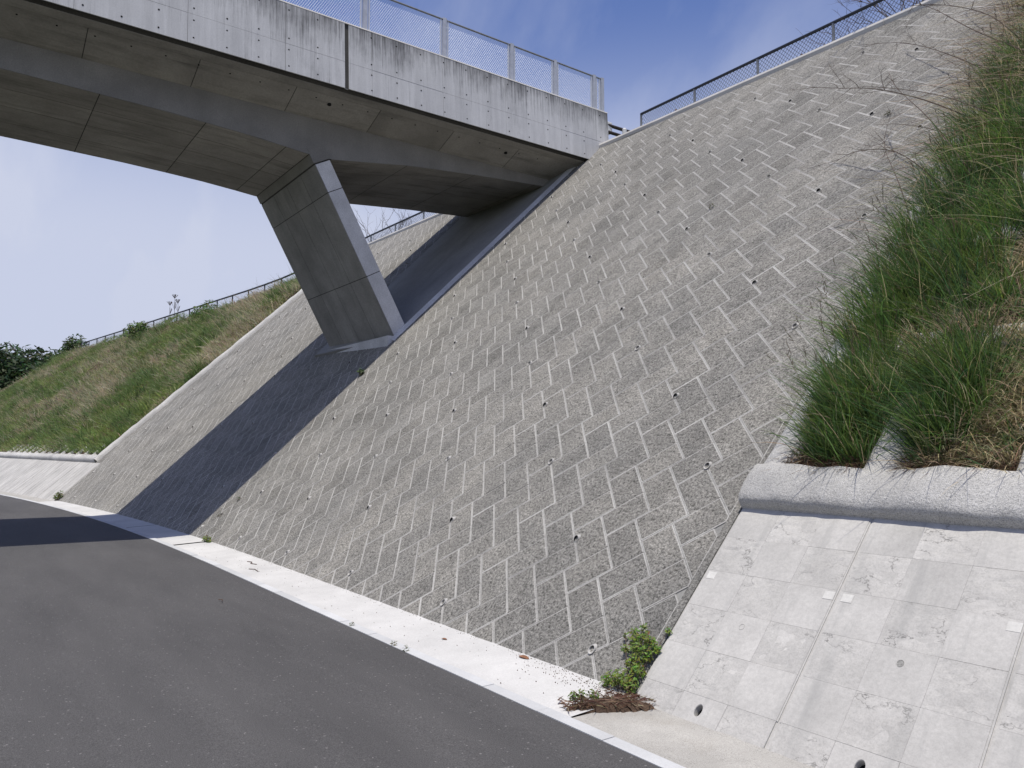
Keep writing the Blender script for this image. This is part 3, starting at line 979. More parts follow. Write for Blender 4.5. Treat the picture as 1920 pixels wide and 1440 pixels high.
# cantilever soffit panels
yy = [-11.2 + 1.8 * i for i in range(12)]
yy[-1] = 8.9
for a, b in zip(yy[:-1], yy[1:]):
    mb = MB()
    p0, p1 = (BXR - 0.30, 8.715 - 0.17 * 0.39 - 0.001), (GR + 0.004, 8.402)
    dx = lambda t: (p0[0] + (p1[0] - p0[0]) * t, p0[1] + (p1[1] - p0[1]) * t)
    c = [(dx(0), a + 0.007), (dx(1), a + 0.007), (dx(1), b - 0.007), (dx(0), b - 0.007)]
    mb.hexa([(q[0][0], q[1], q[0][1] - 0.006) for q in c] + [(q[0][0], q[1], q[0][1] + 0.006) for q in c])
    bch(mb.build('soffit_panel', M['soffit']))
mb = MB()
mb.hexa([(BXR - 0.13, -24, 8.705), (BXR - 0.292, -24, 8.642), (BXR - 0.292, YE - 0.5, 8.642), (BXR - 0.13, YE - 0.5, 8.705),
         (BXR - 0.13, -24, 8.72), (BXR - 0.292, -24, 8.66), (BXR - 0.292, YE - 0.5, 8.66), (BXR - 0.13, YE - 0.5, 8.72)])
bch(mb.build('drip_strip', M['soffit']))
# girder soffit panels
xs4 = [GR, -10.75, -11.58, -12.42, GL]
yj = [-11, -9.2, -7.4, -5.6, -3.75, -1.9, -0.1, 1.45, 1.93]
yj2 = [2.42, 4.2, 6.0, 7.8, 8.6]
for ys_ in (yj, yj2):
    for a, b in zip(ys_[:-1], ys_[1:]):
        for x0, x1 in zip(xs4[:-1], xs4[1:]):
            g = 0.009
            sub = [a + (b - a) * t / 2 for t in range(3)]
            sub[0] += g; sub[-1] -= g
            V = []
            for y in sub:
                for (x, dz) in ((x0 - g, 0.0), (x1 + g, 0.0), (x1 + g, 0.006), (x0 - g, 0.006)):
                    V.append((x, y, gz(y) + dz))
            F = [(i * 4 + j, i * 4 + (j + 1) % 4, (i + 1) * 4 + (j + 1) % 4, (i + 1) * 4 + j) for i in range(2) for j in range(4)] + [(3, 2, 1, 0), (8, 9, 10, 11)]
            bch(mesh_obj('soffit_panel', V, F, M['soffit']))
# tie holes
def disc_mesh(name, r, d):
    n = 10
    V = [(d, r * 1.15 * math.cos(2 * math.pi * j / n), r * 1.15 * math.sin(2 * math.pi * j / n)) for j in range(n)] + [(0, r * math.cos(2 * math.pi * j / n), r * math.sin(2 * math.pi * j / n)) for j in range(n)]
    F = [(j, (j + 1) % n, n + (j + 1) % n, n + j) for j in range(n)] + [tuple(range(n))]
    me = bpy.data.meshes.new(name); me.from_pydata(V, [], F); me.materials.append(M['dark'])
    return me
tie = disc_mesh('tie_hole', 0.0145, 0.0022)
y = -6.35
while y < 9.3:
    if abs(y - 2.31) > 0.09:
        for z in (10.0, 9.42, 9.19, 8.86):
            o = bpy.data.objects.new('tie_hole', tie); link(o); bch(o)
            o.matrix_basis = Matrix.Translation((fx(z), y, z))
    y += 0.575
y = -6.0
while y < 8.0:
    o = bpy.data.objects.new('tie_hole', tie); link(o); bch(o)
    t = 0.36
    o.matrix_basis = Matrix.Translation((BXR - 0.42, y, 8.715 - 0.29 * 0.39 - 0.0075)) @ Matrix.Rotation(math.radians(90 - 21), 4, 'Y')
    y += 0.56
# drain outlets in the soffit
for y in (2.15, 6.55):
    mb = MB(); mb.tube([(-9.45, y, 8.62), (-9.45, y, 8.545)], 0.04, 10)
    bch(mb.build('drain_outlet', M['dark']))
# pier: leaning plate
PF0, PF1 = Vector((0, 1.95, 7.64)), Vector((0, 4.12, 3.66))     # front line top / bottom
pd = (PF1 - PF0).normalized()
pn = Vector((0, 0.88, 0.47)).normalized()
PT = 0.36
def pp(x, s, d):
    L_ = (PF1 - PF0).length
    q = PF0 + pd * (s * L_) + pn * d
    return Vector((x, q.y, q.z))
mb = MB()
mb.hexa([pp(GR - 0.012, -0.02, 0.004), pp(GL + 0.012, -0.02, 0.004), pp(GL + 0.012, -0.02, PT), pp(GR - 0.012, -0.02, PT),
         pp(GR - 0.012, 1.05, 0.004), pp(GL + 0.012, 1.05, 0.004), pp(GL + 0.012, 1.05, PT), pp(GR - 0.012, 1.05, PT)])
pier = bch(mb.build('pier', M['core']))
ppi = bpi
def pch(o):
    o.parent = pier
    return o
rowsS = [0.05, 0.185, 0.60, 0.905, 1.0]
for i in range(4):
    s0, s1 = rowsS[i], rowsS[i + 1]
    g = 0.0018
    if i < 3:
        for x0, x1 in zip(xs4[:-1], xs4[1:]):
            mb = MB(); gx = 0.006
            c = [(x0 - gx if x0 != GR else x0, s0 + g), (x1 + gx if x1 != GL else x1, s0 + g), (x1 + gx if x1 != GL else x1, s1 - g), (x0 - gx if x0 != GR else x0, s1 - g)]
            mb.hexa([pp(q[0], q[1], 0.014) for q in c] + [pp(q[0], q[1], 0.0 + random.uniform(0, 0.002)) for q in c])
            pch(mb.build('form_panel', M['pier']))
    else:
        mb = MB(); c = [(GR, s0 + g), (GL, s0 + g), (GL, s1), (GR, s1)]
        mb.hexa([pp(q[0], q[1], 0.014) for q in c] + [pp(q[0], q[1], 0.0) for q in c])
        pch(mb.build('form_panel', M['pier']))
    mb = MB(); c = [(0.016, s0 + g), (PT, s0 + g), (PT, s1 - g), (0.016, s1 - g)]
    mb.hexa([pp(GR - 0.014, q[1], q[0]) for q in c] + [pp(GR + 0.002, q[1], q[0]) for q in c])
    pch(mb.build('side_panel', M['lit_pale']))
# haunch cap between pier and girder
mb = MB()
mb.hexa([pp(GR + 0.006, -0.03, -0.012), pp(GL - 0.006, -0.03, -0.012), pp(GL - 0.006, -0.03, PT + 0.01), pp(GR + 0.006, -0.03, PT + 0.01),
         pp(GR + 0.006, 0.045, -0.012), pp(GL - 0.006, 0.045, -0.012), pp(GL - 0.006, 0.045, PT + 0.01), pp(GR + 0.006, 0.045, PT + 0.01)])
bch(mb.build('pier_cap', M['web']))
# plinth on the slope
mb = MB()
zpl = 4.06
ybase = lambda x, z: ys(x, z)
def plinth(x0, x1, yf, ztop, zbot, back):
    mb = MB()
    mb.hexa([(x0, yf, zbot), (x1, yf, zbot), (x1, yf + back, zbot), (x0, yf + back, zbot), (x0, yf + 0.03, ztop), (x1, yf + 0.03, ztop), (x1, yf + back, ztop), (x0, yf + back, ztop)])
    return mb
bch(plinth(GL - 0.16, GR + 0.05, 3.72, 4.03, 3.4, 1.3).build('plinth', M['lit_pale']))
bch(plinth(GL - 0.26, GR + 0.08, 3.60, 3.66, 3.2, 1.3).build('plinth_step', M['slab']))

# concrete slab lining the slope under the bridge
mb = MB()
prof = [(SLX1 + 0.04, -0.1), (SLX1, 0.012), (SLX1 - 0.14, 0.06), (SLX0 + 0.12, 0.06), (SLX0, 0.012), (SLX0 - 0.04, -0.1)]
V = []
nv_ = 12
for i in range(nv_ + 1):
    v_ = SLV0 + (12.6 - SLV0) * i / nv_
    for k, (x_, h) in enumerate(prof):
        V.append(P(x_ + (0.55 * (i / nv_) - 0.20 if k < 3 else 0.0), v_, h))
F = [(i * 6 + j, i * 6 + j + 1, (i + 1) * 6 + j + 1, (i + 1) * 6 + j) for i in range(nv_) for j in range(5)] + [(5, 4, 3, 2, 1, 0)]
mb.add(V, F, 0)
mi_ = [1 if (k % 5 in (0, 1, 3, 4) and k < nv_ * 5) else 0 for k in range(len(F))]  # slab edges take the paler copy, their sky light put into colour
o = mesh_obj('slope_slab', V, F, None, None, False, [M['slab'], M['lit_pale']], mi_)
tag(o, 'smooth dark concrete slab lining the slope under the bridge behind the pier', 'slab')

# ------------------------------------------------------------------ fences
def wires(mb, pt, length, z0, z1, pitch, ang, r, mi=0):
    """diamond mesh on the strip t in [0,length], z in [z0,z1]; pt(t,z) -> point"""
    H = z1 - z0
    run = H / math.tan(ang)
    for sgn in (1, -1):
        t = -run
        while t < length:
            a, b = (t, z0), (t + run, z1)
            # clip in t
            ta, tb = max(0, t), min(length, t + run)
            if tb - ta > 0.004:
                za = z0 + (ta - t) / run * H; zb = z0 + (tb - t) / run * H
                if sgn < 0:
                    za, zb = z0 + z1 - za, z0 + z1 - zb
                mb.tube([pt(ta, za), pt(tb, zb)], r, 3, mi, caps=False)
            t += pitch
def fence(name, label, pts, zb, zt_, post_r, rail_r, mats, pitch, ang, wr, square=False, frames=False, group=None):
    """pts: list of xy post positions"""
    root = empty(name, (pts[0][0], pts[0][1], zb))
    tag(root, label, 'fence', group)
    pi = Matrix.Translation(root.location).inverted()
    def ch(o):
        o.parent = root; o.matrix_parent_inverse = pi
    for (x, y) in pts:
        mb = MB()
        if square:
            w = post_r
            mb.box((x - w * 0.8, y - w, zb - 0.1), (x + w * 0.8, y + w, zt_ + 0.03))
            mb.box((x - w * 0.8, y - w * 1.6, zb - 0.02), (x + w * 0.8, y + w * 1.6, zb + 0.025))
        else:
            mb.tube([(x, y, zb - 0.3), (x, y, zt_ + 0.012)], post_r, 7)
        ch(mb.build('post', mats[0]))
    for (a, b) in zip(pts[:-1], pts[1:]):
        A, B = Vector((a[0], a[1], 0)), Vector((b[0], b[1], 0))
        d = (B - A); L_ = d.length; d.normalize()
        mb = MB(); mb.tube([A + Vector((0, 0, zt_)), B + Vector((0, 0, zt_))], rail_r, 6)
        ch(mb.build('top_rail', mats[1]))
        mb = MB()
        off = post_r * (1.6 if square else 0.6)
        wires(mb, lambda t, z: A + d * (t + off) + Vector((0, 0, z)), L_ - 2 * off, zb + 0.02, zt_, pitch, ang, wr)
        ch(mb.build('mesh_panel', mats[2]))
        if frames:
            for s in (off + 0.02, L_ - off - 0.02):
                mb = MB(); q = A + d * s
                mb.box((q.x - 0.012, q.y - 0.014, zb + 0.015), (q.x + 0.012, q.y + 0.014, zt_))
                ch(mb.build('side_frame', mats[3]))
            mb = MB(); mb.tube([A + d * off + Vector((0, 0, zb + 0.03)), B - d * off + Vector((0, 0, zb + 0.03))], 0.012, 5)
            ch(mb.build('bottom_rail', mats[3]))
    return root
fence('mesh_fence', 'light galvanised mesh fence standing on the bridge parapet', [(-9.15, y) for y in (-4.95, -3.0, -1.08, 0.84, 2.76, 4.66, 6.5, 7.82, 9.10, 9.38)],
      10.16, 11.06, 0.045, 0.02, (M['galv'], M['galv_d'], M['wire_l'], M['wire_l']), 0.048, math.radians(58), 0.0024, True, True)
FY = 9.46
fence('mesh_fence', 'dark-railed mesh fence along the wall top right of the bridge', [(-7.86, FY), (-6.2, FY), (-4.52, FY), (-2.82, FY), (-1.1, FY), (0.6, FY), (2.3, FY), (4.0, FY)],
      9.12, 9.70, 0.028, 0.032, (M['galv_d'], M['rail_d'], M['wire_d']), 0.085, math.radians(48), 0.0046)
fence('mesh_fence', 'mesh fence on the wall top between the bridge and the pier, bare twigs behind', [(-14.6, 9.18), (-16.2, 9.12), (-17.75, 9.06), (-19.7, 9.0), (-21.6, 8.95), (-23.5, 8.93), (-25.4, 8.93)],
      9.1, 9.68, 0.03, 0.032, (M['galv_d'], M['rail_d'], M['wire_d']), 0.10, math.radians(48), 0.0046)
lf = [(-27.3, 8.93), (-29.2, 8.93), (-31.1, 8.85), (-33.0, 8.68), (-34.9, 8.47)]
x_ = -36.8
while x_ > -65:
    lf.append((x_, float(np.interp(x_, [-64.2, -52.2, -43.0, -35.9], [4.4, 6.12, 7.37, 8.34]))))
    x_ -= 1.93
fence('mesh_fence', 'long thin fence along the crest of the left grass slope', lf, 8.8, 9.66, 0.035, 0.042, (M['rail_d'], M['rail_d'], M['wire_d']), 0.16, math.radians(50), 0.003)

# guard rail beyond the end of the bridge
gr = empty('guard_rail', (-9.3, 10, 9.2)); tag(gr, 'guard rail with pale post and brown rails at the bridge end', 'guard rail')
gpi = Matrix.Translation(gr.location).inverted()
def gch(o): o.parent = gr; o.matrix_parent_inverse = gpi
for z in (9.9, 9.72):
    mb = MB(); mb.tube([(-9.26, 9.52, z + 0.06), (-9.14, 10.2, z), (-8.95, 11.2, z - 0.09), (-8.5, 13.5, z - 0.2)], 0.045, 8); gch(mb.build('rail', M['brownrail']))
for (x_, y_) in ((-9.10, 10.12), (-8.75, 12.1)):
    mb = MB(); mb.tube([(x_, y_, 9.0), (x_, y_, 9.9), (x_, y_, 9.93)], [0.06, 0.06, 0.03], 10); gch(mb.build('post', M['guard']))
mb = MB(); mb.box((-9.36, 9.54, 9.74), (-9.20, 9.78, 10.03)); gch(bevel(mb.build('end_plate', M['guard']), 0.015, 2))

# ------------------------------------------------------------------ grass and plants
def blades(name, roots, dirs, lens, widths, cols, bend, mat, segs=3, parent=None):
    """vectorised blades: root + dir growing, bending by vector 'bend' (n,3)"""
    n = len(roots)
    ts = np.linspace(0, 1, segs + 1)
    side = np.cross(dirs, rng.normal(size=(n, 3)))
    side /= np.linalg.norm(side, axis=1)[:, None] + 1e-9
    V = []
    for k, t in enumerate(ts):
        c = roots + dirs * (lens * t)[:, None] + bend * (lens * t * t)[:, None]
        w = widths * (1 - 0.75 * t ** 1.5)
        if k < segs:
            V.append(c - side * w[:, None]); V.append(c + side * w[:, None])
        else:
            V.append(c)
    nv = 2 * segs + 1
    VV = np.stack(V, 1).reshape(-1, 3)
    loops, starts, tot = [], [], []
    base = (np.arange(n) * nv)[:, None]
    quads = np.concatenate([base + np.array([2 * k, 2 * k + 1, 2 * k + 3, 2 * k + 2])[None] for k in range(segs - 1)], 1).reshape(-1, 4) if segs > 1 else np.zeros((0, 4), int)
    tris = base + np.array([2 * segs - 2, 2 * segs - 1, 2 * segs])[None]
    lp = np.concatenate([quads.reshape(-1), tris.reshape(-1)]).astype(np.int32)
    st = np.concatenate([np.arange(len(quads)) * 4, len(quads) * 4 + np.arange(len(tris)) * 3]).astype(np.int32)
    me = bpy.data.meshes.new(name)
    me.vertices.add(len(VV)); me.vertices.foreach_set('co', VV.astype(np.float32).reshape(-1))
    me.loops.add(len(lp)); me.loops.foreach_set('vertex_index', lp)
    me.polygons.add(len(st)); me.polygons.foreach_set('loop_start', st)
    me.update(calc_edges=True)
    att = me.color_attributes.new('Col', 'FLOAT_COLOR', 'POINT')
    c4 = np.ones((n, nv, 4), np.float32)
    c4[:, :, :3] = cols[:, None, :]
    att.data.foreach_set('color', c4.reshape(-1))
    me.materials.append(mat)
    o = bpy.data.objects.new(name, me)
    return link(o, parent)

def pal(n, base, var=0.25, mixc=None, mixp=None):
    c = np.tile(np.array(base, float), (n, 1))
    if mixc is not None:
        m = rng.random(n) < (mixp if np.isscalar(mixp) else mixp)
        c[m] = np.array(mixc)
    return np.clip(c * rng.normal(1, var, (n, 1)) * rng.normal(1, 0.08, (n, 3)), 0.005, 0.9)

def surf(xs, vs):
    return np.array([P(float(a), float(b), 0.01) for a, b in zip(xs, vs)])

def fbm(x, y, s=0.0):
    return mnoise.fractal((x, y, s), 0.7, 2.0, 4)

# right hand slope -----------------------------------------------------------
def right_tufts():
    R_, D_, L_, W_, C_, B_ = [], [], [], [], [], []
    def put(r_, d, ln, w, c, be):
        R_.append(r_); D_.append(d / np.linalg.norm(d, axis=1)[:, None]); L_.append(ln); W_.append(w); C_.append(c); B_.append(be)
    tufts = []
    for i in range(1150):           # overgrowth up the slope
        v = 2.5 + (12.2 - 2.5) * random.random() ** 1.2
        x = XR + (0.30 if v < 3.4 else 0.16) + random.random() ** 1.25 * 2.9
        if v < 2.75 and abs(x - 2.10) < 0.12: continue
        if v > 8.8 and random.random() < 0.5: continue
        tufts.append((x, v, 0))
    for i in range(210):           # the cells just above the lip
        cell = random.choice(((1.41, 1.97), (1.41, 1.97), (2.22, 2.94), (2.22, 2.94), (2.22, 2.94), (3.18, 3.9)))
        tufts.append((random.uniform(*cell), 2.16 + random.random() ** 1.1 * 0.9, 1))
    for (x, v, low) in tufts:
        f = fbm(x * 0.9, v * 0.75, 5.3)
        dry = f > (0.30 if v > 3.4 else 0.5) or (1.72 < x < 2.2 and 2.95 < v < 3.8 and random.random() < 0.7)
        if v > 6.8 and random.random() < 0.28 + 0.08 * (v - 6.8): dry = True
        nb = random.randint(50, 95)
        ln = random.uniform(0.36, 0.72) * (0.8 if (low and v < 2.4) else 1.0) * (0.7 if dry else 1.0)
        p = np.array(P(x, v, 0.0))
        ang = rng.uniform(0, 2 * np.pi, nb); rad = np.abs(rng.normal(0, 0.05, nb))
        off = np.stack([rad * np.cos(ang), rad * np.sin(ang) * 0.7, rad * np.sin(ang) * 0.7], 1)
        spread = rad * 4.5 + np.abs(rng.normal(0, 0.14, nb))
        lean = -0.16 if x < XR + 0.5 and v > 3.2 else -0.05
        d = np.stack([spread * np.cos(ang) + lean + rng.normal(0, 0.08, nb), spread * np.sin(ang) - 0.22 + rng.normal(0, 0.08, nb), np.ones(nb)], 1)
        be = np.stack([0.5 * spread * np.cos(ang) + rng.normal(0, 0.12, nb), 0.5 * spread * np.sin(ang) - 0.1 + rng.normal(0, 0.12, nb), -rng.uniform(0.02, 0.55, nb)], 1)
        if dry: be[:, 2] -= 0.35
        br = random.uniform(0.65, 1.5)
        base = (0.45, 0.38, 0.24) if dry and random.random() < 0.8 else tuple(br * q for q in random.choice(((0.085, 0.155, 0.045), (0.105, 0.18, 0.045), (0.075, 0.145, 0.06), (0.13, 0.19, 0.045))))
        put(np.tile(p, (nb, 1)) + off, d, ln * rng.uniform(0.35, 1.1, nb), rng.uniform(0.0016, 0.0048, nb), pal(nb, base, 0.3, (0.45, 0.38, 0.24), 0.09), be)
        if random.random() < 0.22 and not dry:      # seed stalks
            m_ = random.randint(1, 3)
            st = np.tile(p, (m_, 1)); dd = np.stack([rng.normal(-0.15, 0.2, m_), rng.normal(-0.15, 0.15, m_), np.ones(m_)], 1)
            dd /= np.linalg.norm(dd, axis=1)[:, None]
            l2 = rng.uniform(0.6, 0.95, m_)
            put(st, dd, l2, np.full(m_, 0.0014), pal(m_, (0.13, 0.15, 0.06), 0.2), np.zeros((m_, 3)))
            for q in range(6):
                put(st + dd * (l2 * (0.84 + 0.025 * q))[:, None], dd + rng.normal(0, 0.25, (m_, 3)), np.full(m_, 0.045), np.full(m_, 0.003), pal(m_, (0.12, 0.095, 0.06), 0.25), np.zeros((m_, 3)))
    return [np.concatenate(q) for q in (R_, D_, L_, W_, C_, B_)]
a = right_tufts()
o = blades('grass', a[0], a[1], a[2], a[3], a[4], a[5], M['grass'], 4)
tag(o, 'thick green grass growing in the shotcrete cells on the near right slope', 'grass', kind='stuff')
# dead straw lying over the upper right slope
n = 3400
xs_ = XR + 0.0 + rng.random(n) ** 1.5 * 2.2
vs_ = 3.4 + rng.random(n) ** 0.42 * 8.6
r_ = surf(xs_, vs_) + np.array([0, -0.1, 0.12])
d = np.stack([rng.normal(-0.7, 0.6, n), rng.normal(-0.3, 0.35, n), rng.normal(0.5, 0.45, n)], 1); d /= np.linalg.norm(d, axis=1)[:, None]
be = np.stack([rng.normal(-0.1, 0.25, n), rng.normal(-0.2, 0.2, n), rng.normal(-0.45, 0.2, n)], 1)
o = blades('straw', r_, d, rng.uniform(0.4, 1.0, n), rng.uniform(0.0014, 0.003, n), pal(n, (0.46, 0.38, 0.25), 0.25, (0.13, 0.085, 0.06), 0.35), be, M['grass'], 5)
tag(o, 'tangle of dead straw stems over the upper right grass slope', 'straw', kind='stuff')
# litter of roots and dead blades at the foot of the first cells
n = 1500
xs_ = np.where(rng.random(n) < 0.5, rng.uniform(1.33, 1.98, n), rng.uniform(2.24, 2.92, n))
vs_ = 2.04 + np.abs(rng.normal(0, 0.10, n))
r_ = surf(xs_, vs_) + np.array([0, -0.05, 0.05])
d = np.stack([rng.normal(0, 0.7, n), rng.normal(-0.4, 0.4, n), rng.normal(0.0, 0.25, n)], 1); d /= np.linalg.norm(d, axis=1)[:, None]
o = blades('litter', r_, d, rng.uniform(0.05, 0.16, n), rng.uniform(0.001, 0.003, n), pal(n, (0.11, 0.065, 0.04), 0.35, (0.36, 0.28, 0.17), 0.14), np.stack([rng.normal(0, .3, n), rng.normal(0, .2, n), rng.normal(-0.4, 0.2, n)], 1), M['grass'], 3)
tag(o, 'brown root litter along the lower edge of the grass cells', 'litter', kind='stuff')

# left slope -----------------------------------------------------------------
def left_grass():
    n = 125000
    xs_ = XL - 0.38 - 42 * rng.random(n) ** 1.35
    ztp = np.array([zt(float(x)) for x in xs_])
    v0 = 1.92
    vs_ = v0 + (ztp / ST - v0 + 0.1) * rng.random(n)
    r_ = surf(xs_, vs_) + np.array([[0, -0.22, 0.22]]) * np.array([max(0.0, fbm(x * 0.35, v * 0.5, 4.4)) for x, v in zip(xs_, vs_)])[:, None]
    f1 = np.array([fbm(x * 0.22, v * 0.34, 1.7) for x, v in zip(xs_, vs_)])
    f2 = np.array([fbm(x * 0.6, v * 0.6, 9.1) for x, v in zip(xs_, vs_)])
    lo = (vs_ - v0) / 10.0
    ln = rng.uniform(0.12, 0.42, n) * (0.7 + 1.0 * np.clip(f2 + 0.4, 0, 1.2)) * np.where(vs_ > ztp / ST - 0.9, 0.55, 1.0)
    d = np.stack([rng.normal(0.05, 0.35, n), rng.normal(-0.3, 0.3, n), np.abs(rng.normal(0.9, 0.2, n))], 1); d /= np.linalg.norm(d, axis=1)[:, None]
    be = np.stack([rng.normal(0, 0.25, n), rng.normal(-0.2, 0.2, n), rng.normal(-0.35, 0.2, n)], 1)
    green = pal(n, (0.235, 0.30, 0.095), 0.35)
    deep = pal(n, (0.14, 0.21, 0.07), 0.35)
    dryc = pal(n, (0.46, 0.41, 0.28), 0.3)
    c = np.where((f2 > 0.05)[:, None], deep, green)
    pdry = np.clip(0.22 + 1.2 * f1 + 0.04 * lo, 0.04, 0.8) * np.where(lo < 0.12, 0.35, 1)
    m = rng.random(n) < pdry
    c[m] = dryc[m]
    return blades('grass', r_, d, ln, rng.uniform(0.005, 0.011, n), c, be, M['grass'], 2)
o = left_grass()
tag(o, 'mixed green and dry grass covering the left embankment slope', 'grass', kind='stuff')
def tall_weeds():
    R_, D_, L_, W_, C_, B_ = [], [], [], [], [], []
    for i in range(420):
        x = XL - 0.6 - 40 * random.random() ** 1.3
        v = 2.2 + (zt(x) / ST - 2.6) * random.random()
        if fbm(x * 0.3, v * 0.45, 12.2) < 0.0: continue
        dry = fbm(x * 0.22, v * 0.34, 1.7) > 0.16
        nb = 46
        p = np.array(P(x, v, 0.0))
        d = np.array([rng.normal(0, 0.4, nb), rng.normal(-0.2, 0.35, nb), np.abs(rng.normal(0.9, 0.2, nb))]).T
        d /= np.linalg.norm(d, axis=1)[:, None]
        R_.append(np.tile(p, (nb, 1)) + rng.normal(0, 0.12, (nb, 3))); D_.append(d)
        B_.append(np.array([rng.normal(0, 0.3, nb), rng.normal(-0.1, 0.2, nb), rng.normal(-0.35, 0.2, nb)]).T)
        L_.append(rng.uniform(0.25, 0.75, nb)); W_.append(rng.uniform(0.006, 0.015, nb))
        C_.append(pal(nb, (0.44, 0.38, 0.25) if dry else random.choice(((0.12, 0.19, 0.05), (0.16, 0.23, 0.06), (0.09, 0.15, 0.05))), 0.3))
    q = [np.concatenate(t) for t in (R_, D_, L_, W_, C_, B_)]
    o = blades('weeds', q[0], q[1], q[2], q[3], q[4], q[5], M['grass'], 3)
    tag(o, 'taller weed clumps standing out of the left embankment grass', 'weeds', kind='stuff')
tall_weeds()
n = 2600
xs_ = XL - 0.5 - 30 * rng.random(n) ** 1.2
vs_ = 2.4 + 9.5 * rng.random(n)
r_ = surf(xs_, vs_) + np.array([0, -0.05, 0.1])
keep = np.array([fbm(x * 0.25, v * 0.4, 1.7) > -0.02 for x, v in zip(xs_, vs_)])
r_ = r_[keep]; n = len(r_)
d = np.stack([rng.normal(0.2, 0.7, n), rng.normal(-0.3, 0.3, n), rng.normal(0.5, 0.45, n)], 1); d /= np.linalg.norm(d, axis=1)[:, None]
o = blades('straw', r_, d, rng.uniform(0.4, 1.1, n), rng.uniform(0.004, 0.008, n), pal(n, (0.46, 0.40, 0.27), 0.2), np.stack([rng.normal(0, .2, n), rng.normal(-.1, .1, n), rng.normal(-0.3, 0.15, n)], 1), M['grass'], 3)
tag(o, 'pale dead stalks scattered over the left embankment slope', 'straw', kind='stuff')

# ------------------------------------------------------------------ shrubs, twigs, plants, trees
def twig_tree(mb, p, d, L_, r, depth, spread=0.5, rn=random, tips=None):
    n = 4
    pts = [p]; q = Vector(p); dd = Vector(d)
    for i in range(n):
        dd = (dd + Vector((rn.gauss(0, 0.12), rn.gauss(0, 0.12), rn.gauss(0.02, 0.1)))).normalized()
        q = q + dd * (L_ / n)
        pts.append(q.copy())
        if depth > 0 and i > 0:
            for _ in range(1 if rn.random() < 0.75 else 2):
                nd = (dd + Vector((rn.gauss(0, spread), rn.gauss(0, spread), rn.gauss(0.1, spread)))).normalized()
                twig_tree(mb, q.copy(), nd, L_ * rn.uniform(0.35, 0.6), r * 0.55, depth - 1, spread, rn, tips)
    mb.tube(pts, [r * (1 - 0.7 * i / n) for i in range(n + 1)], 4 if depth else 3, 0, caps=False)
    if tips is not None: tips.append(q.copy())

def bare_shrub(loc, h, label, stems=7, lean=(0, 0, 0), depth=2, r=0.012, group=None, seed=0, spread=0.5, fan=0.45):
    rn = random.Random(seed)
    root = empty('bare_shrub', loc)
    tag(root, label, 'shrub', group)
    for i in range(stems):
        mb = MB()
        d = Vector((rn.gauss(0, fan) + lean[0], rn.gauss(0, fan * 0.7) + lean[1], 1 + lean[2])).normalized()
        twig_tree(mb, Vector((rn.gauss(0, 0.12), rn.gauss(0, 0.1), 0)), d, h * rn.uniform(0.6, 1.05), r, depth, spread, rn)
        mb.build('stem', M['twig'], root)
    return root
bare_shrub((-1.6, 9.75, 9.0), 2.0, 'brown bare shrub tangled behind the right fence at the top edge', 13, (-0.25, 0, 0), 3, 0.011, seed=3)
bare_shrub((-0.6, 9.8, 9.0), 2.0, 'bare shrub behind the fence nearest the top right corner', 8, (-0.2, 0, 0), 3, 0.012, seed=4)
bare_shrub((-2.4, 9.85, 8.95), 1.1, 'thin curved bare stems leaning left behind the right fence', 6, (-0.7, 0, 0), 1, 0.008, seed=5)
bare_shrub((-20.2, 9.5, 9.0), 1.25, 'low bare shrub behind the fence beside the pier', 10, (-0.1, 0, 0), 2, 0.013, seed=6)
bare_shrub((-22.0, 9.4, 9.0), 1.7, 'taller sparse bare shrub just right of the pier top', 5, (-0.25, 0, 0), 2, 0.014, seed=8)
bare_shrub((-17.4, 9.6, 9.0), 0.6, 'small wispy bare shrub near the bridge on the far wall top', 6, (0.1, 0, 0), 2, 0.008, seed=9)

# reddish dried flower heads behind the right fence
def flower_spike(loc, h, label, seed):
    rn = random.Random(seed)
    root = empty('dried_dock', loc); tag(root, label, 'weed')
    mb = MB(); mb.tube([(0, 0, 0), (0.01, 0, h * 0.5), (0.0, 0.01, h)], [0.006, 0.005, 0.002], 5); mb.build('stem', M['twig'], root)
    mb = MB()
    for i in range(150):
        z = h * (0.45 + 0.55 * rn.random()); w = 0.05 * (1.1 - (z / h - 0.45) / 0.6)
        c = Vector((rn.gauss(0, w), rn.gauss(0, w), z)); s = 0.012
        a_ = Vector((rn.gauss(0, 1), rn.gauss(0, 1), rn.gauss(0, 1))).normalized() * s; b2 = a_.orthogonal().normalized() * s
        mb.add([c - a_, c + b2, c + a_, c - b2], [(0, 1, 2, 3)])
    mb.build('seed_head', M['deadleaf'], root)
flower_spike((-6.9, 9.62, 9.1), 0.42, 'rusty seed head behind the first fence bay right of the bridge', 1)
flower_spike((-3.6, 9.62, 9.1), 0.36, 'rusty seed head behind the third fence bay right of the bridge', 2)

